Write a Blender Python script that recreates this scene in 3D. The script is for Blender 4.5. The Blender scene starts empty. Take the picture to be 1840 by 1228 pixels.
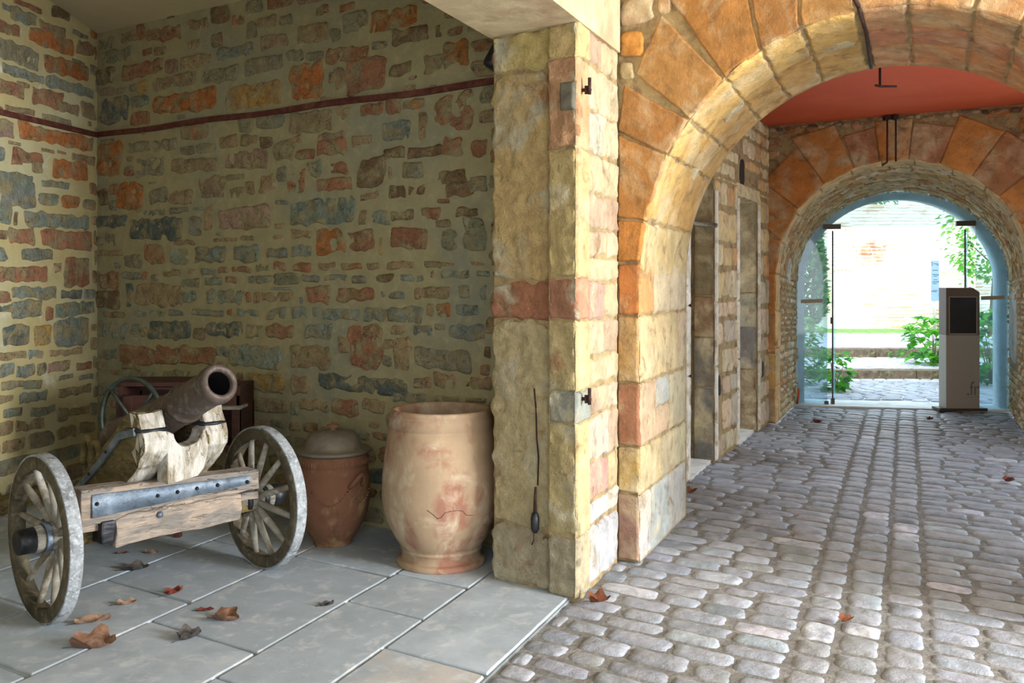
import bpy, bmesh, math, random
import numpy as np
from mathutils import Vector, Matrix, noise as mnoise
random.seed(7)
rnd = random.random
def U(a, b): return a + (b - a) * random.random()
sc = bpy.context.scene
col = sc.collection

# ------------------------------------------------------------------ camera, sky, lights, exposure
cam_d = bpy.data.cameras.new('camera'); cam = bpy.data.objects.new('camera', cam_d); col.objects.link(cam)
cam.location = (0, 0, 1.55); cam.rotation_euler = (math.radians(90), 0, 0)
cam_d.sensor_width = 36; cam_d.lens = 36 * 1700 / 1840; cam_d.shift_y = -114 / 1840
cam_d.clip_end = 300
sc.camera = cam
sc.view_settings.view_transform = 'Standard'; sc.view_settings.look = 'None'
sc.view_settings.gamma = 1; sc.view_settings.use_curve_mapping = False
EXPOSURE = 1.5
sc.view_settings.exposure = EXPOSURE
wd = bpy.data.worlds.new('sky'); sc.world = wd; wd.use_nodes = True
wn = wd.node_tree; wn.nodes.clear()
wo = wn.nodes.new('ShaderNodeOutputWorld'); wb = wn.nodes.new('ShaderNodeBackground')
tc = wn.nodes.new('ShaderNodeTexCoord'); sx = wn.nodes.new('ShaderNodeSeparateXYZ'); rp = wn.nodes.new('ShaderNodeValToRGB')
rp.color_ramp.elements[0].position = 0.0; rp.color_ramp.elements[0].color = (.95, .97, 1.0, 1)
rp.color_ramp.elements[1].position = .6; rp.color_ramp.elements[1].color = (.72, .86, 1.0, 1)
wn.links.new(tc.outputs['Generated'], sx.inputs[0]); wn.links.new(sx.outputs['Z'], rp.inputs[0])
wn.links.new(rp.outputs[0], wb.inputs[0]); wb.inputs[1].default_value = 1.2
wn.links.new(wb.outputs[0], wo.inputs[0])
sun_d = bpy.data.lights.new('sun', 'SUN'); sun = bpy.data.objects.new('sun', sun_d); col.objects.link(sun)
sun_d.energy = 1.4; sun_d.angle = math.radians(1.5); sun_d.color = (1, .95, .86)
sun.rotation_euler = Vector((.34, .72, -.85)).to_track_quat('-Z', 'Y').to_euler(); sun.location = (6, -4, 12)
# daylight entering through the opening on the right of the passage
dl_d = bpy.data.lights.new('opening_daylight', 'AREA'); dl = bpy.data.objects.new('opening_daylight', dl_d); col.objects.link(dl)
dl_d.shape = 'RECTANGLE'; dl_d.size = 1.5; dl_d.size_y = 2.2; dl_d.energy = 270; dl_d.color = (.97, .98, 1.0)

# ------------------------------------------------------------------ frame of the building: B runs along the cross walls, P along the passage
Pv = Vector((.38631, .92237, 0)); Bv = Vector((.84093, -.54113, 0))
def W(a, b, z=0.0): return Vector((a * Bv.x + b * Pv.x, a * Bv.y + b * Pv.y, z))
NB = Vector((-.54113, -.84093, 0))          # cross walls look this way
NP = Vector((.92237, -.38631, 0))           # left side of the passage looks this way
dl.location = Vector((5.44, 1.18, 1.9))
dl.rotation_euler = (Vector((-1.8, 4.9, .8)) - dl.location).to_track_quat('-Z', 'Y').to_euler()

# ------------------------------------------------------------------ mesh helpers
def lin(c):
    return tuple(((x / 255) / 12.92 if x / 255 < .04045 else ((x / 255 + .055) / 1.055) ** 2.4) for x in c)
class MB:
    def __init__(s): s.v = []; s.f = []; s.m = []; s.c = []; s.sm = []
    def add(s, vs, fs, mat=0, c=(1, 1, 1), smooth=True):
        k = len(s.v); s.v.extend([tuple(p) for p in vs])
        for f in fs: s.f.append(tuple(i + k for i in f)); s.m.append(mat); s.c.append(c); s.sm.append(smooth)
    def addbm(s, bm, mat=0, c=(1, 1, 1), smooth=False, M=None):
        bm.verts.index_update()
        s.add([(M @ v.co if M else v.co) for v in bm.verts], [[v.index for v in f.verts] for f in bm.faces], mat, c, smooth); bm.free()
    def build(s, name, mats, parent=None, xf=None):
        me = bpy.data.meshes.new(name); me.from_pydata(s.v, [], s.f)
        me.polygons.foreach_set('material_index', s.m); me.polygons.foreach_set('use_smooth', s.sm)
        at = me.color_attributes.new('Col', 'FLOAT_COLOR', 'CORNER')
        cols = []
        for f, c in zip(s.f, s.c): cols.extend((c[0], c[1], c[2], 1.0) * len(f))
        at.data.foreach_set('color', cols)
        if not isinstance(mats, (list, tuple)): mats = [mats]
        for m in mats: me.materials.append(m)
        me.update(); o = bpy.data.objects.new(name, me); col.objects.link(o)
        if parent is not None: o.parent = parent
        if xf is not None: o.matrix_basis = xf
        return o
def tag(o, label=None, cat=None, group=None, kind=None):
    if label: o['label'] = label
    if cat: o['category'] = cat
    if group: o['group'] = group
    if kind: o['kind'] = kind
    return o
def struct(mb, name, mats, label=None):
    o = mb.build(name, mats); o['kind'] = 'structure'
    if label: o['label'] = label
    return o
def empty(name, loc, label, cat, group=None, rz=0.0, M=None):
    o = bpy.data.objects.new(name, None); col.objects.link(o); o.empty_display_size = .1
    if M is not None: o.matrix_basis = M
    else: o.location = loc; o.rotation_euler = (0, 0, rz)
    return tag(o, label, cat, group)
def copy_tree(o, parent=None):
    c = o.copy(); col.objects.link(c); c.parent = parent
    for ch in list(o.children): copy_tree(ch, c)
    return c
def hexa(mb, p, mat=0, c=(1, 1, 1)):       # p: four bottom points then the four above them
    mb.add(p, [(0, 3, 2, 1), (4, 5, 6, 7), (0, 1, 5, 4), (1, 2, 6, 5), (2, 3, 7, 6), (3, 0, 4, 7)], mat, c, False)
def wbox(mb, a0, a1, b0, b1, z0, z1, mat=0, c=(1, 1, 1)):   # block in the building frame
    hexa(mb, [W(a0, b0, z0), W(a1, b0, z0), W(a1, b1, z0), W(a0, b1, z0), W(a0, b0, z1), W(a1, b0, z1), W(a1, b1, z1), W(a0, b1, z1)], mat, c)
def nz(x, y, z, s=0.0): return mnoise.noise(Vector((x + s * 3.1, y - s * 7.7, z + s)))
def beam(mb, lo, hi, bev=.004, rough=.0, n=1, mat=0, c=(1, 1, 1), M=None, seed=0, smooth=False, taper=None):
    """box from lo to hi with bevelled edges; n cuts along its longest side, rough = worn surface"""
    bm = bmesh.new(); bmesh.ops.create_cube(bm, size=1)
    d = [hi[i] - lo[i] for i in range(3)]
    for v in bm.verts: v.co = Vector([lo[i] + (v.co[i] + .5) * d[i] for i in range(3)])
    if bev: bmesh.ops.bevel(bm, geom=list(bm.edges), offset=bev, segments=2, affect='EDGES', profile=.6)
    if n > 1:
        ax = max(range(3), key=lambda i: d[i]); no = Vector([1.0 if i == ax else 0 for i in range(3)])
        for k in range(1, n):
            co = Vector(lo); co[ax] = lo[ax] + d[ax] * k / n
            bmesh.ops.bisect_plane(bm, geom=list(bm.verts) + list(bm.edges) + list(bm.faces), plane_co=co, plane_no=no)
        ax2 = sorted(range(3), key=lambda i: -d[i])[1]; no = Vector([1.0 if i == ax2 else 0 for i in range(3)])
        for k in (1, 2, 3):
            co = Vector(lo); co[ax2] = lo[ax2] + d[ax2] * k / 4
            bmesh.ops.bisect_plane(bm, geom=list(bm.verts) + list(bm.edges) + list(bm.faces), plane_co=co, plane_no=no)
    if rough:
        for v in bm.verts:
            q = v.co * 14
            v.co += Vector((nz(*q, s=seed + 1), nz(*q, s=seed + 5), nz(*q, s=seed + 9))) * rough
    if taper:
        for v in bm.verts: v.co = taper(v.co)
    mb.addbm(bm, mat, c, smooth, M)
def lathe(mb, prof, n=32, M=None, mat=0, c=(1, 1, 1), wob=0.0, close=False, smooth=True):
    """prof: (r, z) pairs, turned about z"""
    vs = []; fs = []
    for r, z in prof:
        for k in range(n):
            t = 2 * math.pi * k / n; rr = r * (1 + wob * math.sin(3 * t + 9 * z) + wob * .6 * math.cos(2 * t + 1))
            p = Vector((rr * math.cos(t), rr * math.sin(t), z)); vs.append(M @ p if M else p)
    m = len(prof)
    for i in range(m if close else m - 1):
        j = (i + 1) % m
        for k in range(n):
            k2 = (k + 1) % n; fs.append((i * n + k, i * n + k2, j * n + k2, j * n + k))
    if not close:
        if prof[0][0] > 1e-5: fs.append(tuple(range(n))[::-1])
        if prof[-1][0] > 1e-5: fs.append(tuple((m - 1) * n + k for k in range(n)))
    mb.add(vs, fs, mat, c, smooth)
def tube(mb, pts, r, n=8, mat=0, c=(1, 1, 1), cap=True):
    pts = [Vector(p) for p in pts]; vs = []; fs = []
    rs = r if isinstance(r, (list, tuple)) else [r] * len(pts)
    up = None
    for i, p in enumerate(pts):
        d = (pts[min(i + 1, len(pts) - 1)] - pts[max(i - 1, 0)]).normalized()
        if up is None: up = Vector((0, 0, 1)) if abs(d.z) < .9 else Vector((1, 0, 0))
        x = d.cross(up).normalized(); up = x.cross(d).normalized()
        for k in range(n):
            t = 2 * math.pi * k / n; vs.append(p + (x * math.cos(t) + up * math.sin(t)) * rs[i])
    for i in range(len(pts) - 1):
        for k in range(n):
            k2 = (k + 1) % n; fs.append((i * n + k, i * n + k2, (i + 1) * n + k2, (i + 1) * n + k))
    if cap: fs.append(tuple(range(n))[::-1]); fs.append(tuple((len(pts) - 1) * n + k for k in range(n)))
    mb.add(vs, fs, mat, c)
def prism(mb, poly, p0, p1, bev=0.0, mat=0, c=(1, 1, 1), M=None, rough=0, seed=0, cuts=0):
    """poly: 2-D outline in (y,z); extruded along x from p0 to p1"""
    bm = bmesh.new(); vs = [bm.verts.new((p0, y, z)) for y, z in poly]; f = bm.faces.new(vs)
    r = bmesh.ops.extrude_face_region(bm, geom=[f])
    for v in [g for g in r['geom'] if isinstance(g, bmesh.types.BMVert)]: v.co.x = p1
    bmesh.ops.recalc_face_normals(bm, faces=list(bm.faces))
    if bev: bmesh.ops.bevel(bm, geom=[e for e in bm.edges if e.calc_face_angle(0) > .5], offset=bev, segments=2, affect='EDGES', profile=.6)
    if cuts:
        big = [f for f in bm.faces if len(f.verts) > 4]; bmesh.ops.triangulate(bm, faces=big)
        bmesh.ops.subdivide_edges(bm, edges=[e for e in bm.edges if e.calc_length() > .04], cuts=cuts, use_grid_fill=True)
    if rough:
        for v in bm.verts:
            q = v.co * 16; v.co += Vector((nz(*q, s=seed + 1), nz(*q, s=seed + 5), nz(*q, s=seed + 9))) * rough
    mb.addbm(bm, mat, c, False, M)

# ------------------------------------------------------------------ materials
def N(t, k, **kw):
    n = t.nodes.new(k)
    for a, v in kw.items(): setattr(n, a, v)
    return n
def noise_n(t, vec, scale, detail=6, rough=.6, dist=0.0):
    n = N(t, 'ShaderNodeTexNoise'); n.inputs['Scale'].default_value = scale; n.inputs['Detail'].default_value = detail
    n.inputs['Roughness'].default_value = rough; n.inputs['Distortion'].default_value = dist
    t.links.new(vec, n.inputs['Vector']); return n
def ramp(t, fac, stops):
    r = N(t, 'ShaderNodeValToRGB'); e = r.color_ramp.elements
    while len(e) < len(stops): e.new(.5)
    for x, (p, c) in zip(e, stops): x.position = p; x.color = (c if isinstance(c, tuple) and len(c) == 4 else tuple(c) + (1,)) if isinstance(c, tuple) else (c, c, c, 1)
    t.links.new(fac, r.inputs[0]); return r
def mix(t, a, b, fac, mode='MIX'):
    m = N(t, 'ShaderNodeMix', data_type='RGBA', blend_type=mode)
    for s, x in ((m.inputs['Factor'], fac), (m.inputs['A'], a), (m.inputs['B'], b)):
        if hasattr(x, 'links') or isinstance(x, bpy.types.NodeSocket): t.links.new(x, s)
        elif isinstance(x, (int, float)): s.default_value = x
        else: s.default_value = tuple(x) + (1,) if len(x) == 3 else x
    return m.outputs['Result']
def mat(name, base=None, c2=None, c3=None, s2=3, s3=12, f2=(.45, .65), f3=(.5, .7), stretch=(1, 1, 1), rough=.85, metal=0, bump=.4, bs=30, bd=.01,
        mott=.3, ms=9, attr=False, spec=.3, fine=0.0, crack=None):
    m = bpy.data.materials.new(name); m.use_nodes = True; t = m.node_tree; bs_ = t.nodes['Principled BSDF']
    co = N(t, 'ShaderNodeTexCoord'); mp = N(t, 'ShaderNodeMapping'); mp.inputs['Scale'].default_value = stretch
    t.links.new(co.outputs['Object'], mp.inputs[0]); v = mp.outputs[0]
    if attr: a = N(t, 'ShaderNodeAttribute', attribute_name='Col'); c = a.outputs['Color']
    else: r = N(t, 'ShaderNodeRGB'); r.outputs[0].default_value = lin(base) + (1,); c = r.outputs[0]
    if c2: n = noise_n(t, v, s2, 5, .6, .4); r = ramp(t, n.outputs['Fac'], [(f2[0], 0.0), (f2[1], 1.0)]); c = mix(t, c, lin(c2), r.outputs[0])
    if c3: n = noise_n(t, v, s3, 7, .65, .6); r = ramp(t, n.outputs['Fac'], [(f3[0], 0.0), (f3[1], 1.0)]); c = mix(t, c, lin(c3), r.outputs[0])
    if mott:
        n = noise_n(t, v, ms, 8, .7); r = ramp(t, n.outputs['Fac'], [(.25, 1 - mott), (.75, 1 + mott)])
        c = mix(t, c, r.outputs[0], 1.0, 'MULTIPLY')
    nb = noise_n(t, v, bs, 9, .65); h = nb.outputs['Fac']
    if crack:
        n1 = noise_n(t, v, crack[0], 4, .6, 1.5); ab = N(t, 'ShaderNodeMath', operation='SUBTRACT'); ab.inputs[1].default_value = .5; t.links.new(n1.outputs['Fac'], ab.inputs[0])
        a2 = N(t, 'ShaderNodeMath', operation='ABSOLUTE'); t.links.new(ab.outputs[0], a2.inputs[0])
        r = ramp(t, a2.outputs[0], [(0.0, 0.0), (crack[1], 1.0)]); r2 = ramp(t, noise_n(t, v, crack[0] * .7 + 1, 2).outputs['Fac'], [(.48, 1.0), (.62, 0.0)]); r3 = N(t, 'ShaderNodeMath', operation='MAXIMUM'); t.links.new(r.outputs[0], r3.inputs[0]); t.links.new(r2.outputs[0], r3.inputs[1]); r = r3; c = mix(t, lin(crack[2]), c, r.outputs[0])
        ml = N(t, 'ShaderNodeMath', operation='MULTIPLY'); t.links.new(h, ml.inputs[0]); t.links.new(r.outputs[0], ml.inputs[1]); h = ml.outputs[0]
    b = N(t, 'ShaderNodeBump'); b.inputs['Strength'].default_value = bump; b.inputs['Distance'].default_value = bd
    t.links.new(h, b.inputs['Height'])
    t.links.new(b.outputs[0], bs_.inputs['Normal']); t.links.new(c, bs_.inputs['Base Color'])
    bs_.inputs['Roughness'].default_value = rough; bs_.inputs['Metallic'].default_value = metal
    bs_.inputs['Specular IOR Level'].default_value = spec
    return m
M_mortar = mat('lime_mortar_olive', (150, 142, 106), (134, 134, 112), (162, 154, 120), s2=1.3, s3=14, f3=(.5, .75), mott=.16, bump=.5, bs=22, bd=.012)
M_mortar_y = mat('lime_mortar_yellow', (178, 164, 116), (180, 174, 138), (206, 202, 180), s2=1.5, s3=4, f3=(.6, .72), mott=.12, bump=.5, bs=22, bd=.012)
M_rubble = mat('rubble_stone', c2=(154, 142, 106), s2=9, f2=(.44, .62), c3=(88, 84, 68), s3=26, f3=(.55, .72), attr=True, mott=.38, ms=14, bump=1.0, bs=24, bd=.035, crack=(9, .008, (84, 74, 56)))
M_ashlar = mat('dressed_stone', attr=True, c2=(196, 180, 144), s2=3.5, f2=(.48, .72), c3=(120, 88, 58), s3=9, f3=(.54, .76), mott=.36, ms=8, bump=1.0, bs=24, bd=.018)
M_rustic = mat('weathered_pier_stone', attr=True, c2=(192, 184, 156), s2=3.2, f2=(.5, .62), c3=(150, 106, 70), s3=5, f3=(.58, .72), mott=.3, ms=18, bump=1.0, bs=20, bd=.05)
M_joint = mat('stone_joint', (168, 146, 104), (116, 98, 72), s2=9, mott=.3, bump=.8, bs=30, bd=.015)
M_plaster = mat('beige_plaster', (196, 178, 142), (182, 156, 124), (205, 190, 150), s2=3, s3=9, mott=.14, bump=.35, bs=9, bd=.02)
M_ceil = mat('bay_ceiling_plaster', (184, 172, 138), (190, 178, 146), s2=1.2, mott=.05, bump=.1)
M_red = mat('red_ceiling_paint', (196, 84, 50), (204, 94, 58), s2=1.0, mott=.04, bump=.05, rough=.7)
M_white = mat('pale_limewash', (222, 222, 216), (196, 196, 190), s2=4, mott=.1, bump=.3, bs=12)
M_flag = mat('flagstone', attr=True, c2=(160, 172, 182), s2=2.2, f2=(.35, .6), c3=(200, 206, 210), s3=9, f3=(.52, .72), mott=.14, ms=5, bump=.25, bs=14, bd=.008, rough=.7, spec=.4)
M_fjoint = mat('flagstone_joint', (142, 152, 156), (100, 106, 106), s2=2, mott=.2)
M_cobble = mat('cobble_stone', attr=True, c2=(156, 159, 168), s2=6, f2=(.45, .6), c3=(200, 203, 214), s3=16, f3=(.62, .76), mott=.28, ms=10, bump=.8, bs=22, bd=.015, rough=.5, spec=.5)
M_dirt = mat('sandy_grit', (124, 122, 118), (148, 147, 144), s2=12, mott=.4, ms=40, bump=1, bs=70, bd=.01)
M_shade = mat('painted_interior_shade', (44, 40, 36), mott=.2)  # dark colour standing for the shade in doorways and holes
PAL = {'o': (180, 114, 61), 'r': (160, 114, 83), 'b': (134, 143, 129), 'd': (96, 107, 101), 't': (160, 138, 103), 'g': (138, 136, 112), 'k': (123, 99, 70), 'y': (176, 143, 83), 'p': (162, 136, 114)}
def pal(k, j=.12):
    c = lin(PAL[k] if isinstance(k, str) else k); g = 1 + U(-j, j)
    return tuple(max(0, x * g * (1 + U(-j, j) * .35)) for x in c)

# ------------------------------------------------------------------ masonry
def stone(mb, mp, quad, h, c, n=5.0, seg=20, e=.014, jit=.05, bul=.0, rough=.002, mat=1, low=-.006):
    """one stone: quad = 4 (u,v) corners; mp(u,v,h) puts it on its surface"""
    q = np.array(quad, float); cen = q.mean(0)
    hu = (np.linalg.norm(q[1] - q[0]) + np.linalg.norm(q[2] - q[3])) / 4; hv = (np.linalg.norm(q[3] - q[0]) + np.linalg.norm(q[2] - q[1])) / 4
    # even spacing along the outline of a rounded rectangle
    th = np.linspace(0, 2 * math.pi, seg, endpoint=False) + .1; C = np.cos(th); S = np.sin(th)
    k = (np.abs(C) ** n + np.abs(S) ** n) ** (-1 / n); p1, p2, p3 = U(0, 6), U(0, 6), U(0, 6)
    w = 1 + jit * (.45 * np.sin(2 * th + p1) + .35 * np.sin(3 * th + p2) + .35 * np.sin(5 * th + p3) + .25 * np.sin(7 * th + p1 * 2) + .2 * np.sin(11 * th + p2 * 3)) - jit * .6
    s0 = C * k * w; t0 = S * k * w
    e = min(e, .45 * min(hu, hv))
    rings = []
    for off, f, hh in ((0, 1, low), (e * .3, 1, h * .65), (e, 1, h), (e, .72, h + bul * .6), (e, .38, h + bul)):
        ss = s0 * (1 - off / hu) * f; tt = t0 * (1 - off / hv) * f
        rings.append((ss, tt, hh))
    vs = []; fs = []
    sd = U(0, 50)
    def put(s_, t_, hh):
        a = (1 - s_) * (1 - t_) / 4; b = (1 + s_) * (1 - t_) / 4; c_ = (1 + s_) * (1 + t_) / 4; d = (1 - s_) * (1 + t_) / 4
        u = a * q[0][0] + b * q[1][0] + c_ * q[2][0] + d * q[3][0]; v = a * q[0][1] + b * q[1][1] + c_ * q[2][1] + d * q[3][1]
        r = rough * (math.sin(u * 31 + sd) * math.cos(v * 43 + sd) + .6 * math.sin(u * 57 + v * 41 + sd)) if hh > 0 else 0
        return mp(u, v, hh + r)
    for ss, tt, hh in rings:
        for s_, t_ in zip(ss, tt): vs.append(put(s_, t_, hh))
    vs.append(put(0, 0, h + bul))
    for i in range(4):
        for k_ in range(seg):
            k2 = (k_ + 1) % seg; fs.append((i * seg + k_, i * seg + k2, (i + 1) * seg + k2, (i + 1) * seg + k_))
    for k_ in range(seg): fs.append((4 * seg + k_, 4 * seg + (k_ + 1) % seg, 5 * seg))
    mb.add(vs, fs, mat, c)
def block(mb, mp, quad, h, c, e=.012, rough=.003, fr=9.0, res=.03, edge=.006, mat=1, low=-.006, pit=0.0):
    """one dressed block on a fine grid: worn arrises, wavering joints and a rough face"""
    q = [np.array(p, float) for p in quad]
    lu = (np.linalg.norm(q[1] - q[0]) + np.linalg.norm(q[2] - q[3])) / 2; lv = (np.linalg.norm(q[3] - q[0]) + np.linalg.norm(q[2] - q[1])) / 2
    def ticks(L):
        n = max(3, int(L / res)); m = [i / n for i in range(1, n)]
        x = min(e / L, .2); return [0, x * .3, x, x * 1.35] + [t for t in m if x * 1.9 < t < 1 - x * 1.9] + [1 - x * 1.35, 1 - x, 1 - x * .3, 1]
    tu, tv = ticks(lu), ticks(lv); sd = U(0, 90); vs = []; fs = []; nv = len(tv)
    for s in tu:
        for t in tv:
            p = q[0] * (1 - s) * (1 - t) + q[1] * s * (1 - t) + q[2] * s * t + q[3] * (1 - s) * t
            du, dv = min(s, 1 - s) * lu, min(t, 1 - t) * lv
            d = min(du, dv) / e; dd = math.hypot(max(0, 1.8 * e - du), max(0, 1.8 * e - dv)) / (1.8 * e)
            hh = low + (h - low) * min(1, d) ** .6 if d < 1 else h
            hh -= max(0, dd - 1.0) * h
            u, v = float(p[0]), float(p[1])
            if d > .2:
                n1 = mnoise.fractal(Vector((u * fr, v * fr, sd)), 1.0, 2.0, 4); hh += rough * n1 * min(1, d)
                if pit: hh -= pit * max(0, mnoise.noise(Vector((u * fr * 2.2, v * fr * 2.2, sd + 7))) - .15)
            if edge >= .025:
                cr = min(lu, lv) * .28; ku, kv = max(0, cr - du), max(0, cr - dv); dd2 = math.hypot(ku, kv)
                if dd2 > cr:
                    m_ = cr / dd2; su = 1 if s < .5 else -1; sv = 1 if t < .5 else -1
                    pu = (q[1] - q[0]) / max(1e-6, np.linalg.norm(q[1] - q[0])); pv = (q[3] - q[0]) / max(1e-6, np.linalg.norm(q[3] - q[0]))
                    p = p + pu * su * ku * (1 - m_) + pv * sv * kv * (1 - m_); u, v = float(p[0]), float(p[1])
            k = min(edge, .25 * min(lu, lv)) * max(0, 1 - min(du, dv) / .05)
            u += k * mnoise.noise(Vector((u * 14, v * 14, sd + 3))); v += k * mnoise.noise(Vector((u * 14, v * 14, sd + 5)))
            vs.append(mp(u, v, hh))
    for i in range(len(tu) - 1):
        for j in range(nv - 1): fs.append((i * nv + j, (i + 1) * nv + j, (i + 1) * nv + j + 1, i * nv + j + 1))
    mb.add(vs, fs, mat, c)
def rect(u0, u1, v0, v1, j=0.0):
    return [(u0 + U(-j, j), v0 + U(-j, j)), (u1 + U(-j, j), v0 + U(-j, j)), (u1 + U(-j, j), v1 + U(-j, j)), (u0 + U(-j, j), v1 + U(-j, j))]
def rubble(mb, mp, u0, u1, v0, v1, rh, asp, gap, pick, taken=(), ok=None, h=(.006, .016), small=0, **kw):
    taken = list(taken); v = v0
    def hit(a, b, c, d, m=0.0):
        for (cu, cv, hu, hv) in taken:
            if a < cu + hu + m and b > cu - hu - m and c < cv + hv + m and d > cv - hv - m: return (cu, cv, hu, hv)
        return None
    new = []
    while v < v1:
        r = min(U(*rh), max(v1 - v, .03)); u = u0 + U(-.1, 0)
        while u < u1:
            w = max(r * U(*asp), .05); a, b = max(u, u0), min(u + w, u1)
            t = hit(a, b, v + gap, v + r - gap)
            if t:
                if t[0] - t[2] - a > .09: b = t[0] - t[2]
                else: u = t[0] + t[2] + .001; continue
            if b - a > .035 and (ok is None or ok((a + b) / 2, v + r / 2, (b - a) / 2, r / 2)):
                g = gap * U(.7, 1.4); c0, c1 = v + g * .5 + U(0, r * .1), v + r - g * .5 - U(0, r * .1)
                if not hit(a + g, b - g, c0, c1):
                    stone(mb, mp, rect(a + g * .5, b - g * .5, c0, c1, min(.1 * r, .01)), U(*h), pick(v), **kw)
                    new.append(((a + b) / 2, (c0 + c1) / 2, (b - a) / 2, (c1 - c0) / 2))
            u = b + .0001
        v += r
    taken += new
    for _ in range(small):
        hu, hv = U(.02, .055), U(.012, .028); cu, cv = U(u0 + hu, u1 - hu), U(v0 + hv, v1 - hv)
        if not hit(cu - hu, cu + hu, cv - hv, cv + hv, .008) and (ok is None or ok(cu, cv, hu, hv)):
            stone(mb, mp, rect(cu - hu, cu + hu, cv - hv, cv + hv, .006), U(h[0], h[1]) * .8, pick(cv), **kw); taken.append((cu, cv, hu, hv))
def plane_map(o, du, dv, n):
    o, du, dv, n = Vector(o), Vector(du), Vector(dv), Vector(n)
    return lambda u, v, h: o + du * u + dv * v + n * h
ZV = Vector((0, 0, 1))

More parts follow.
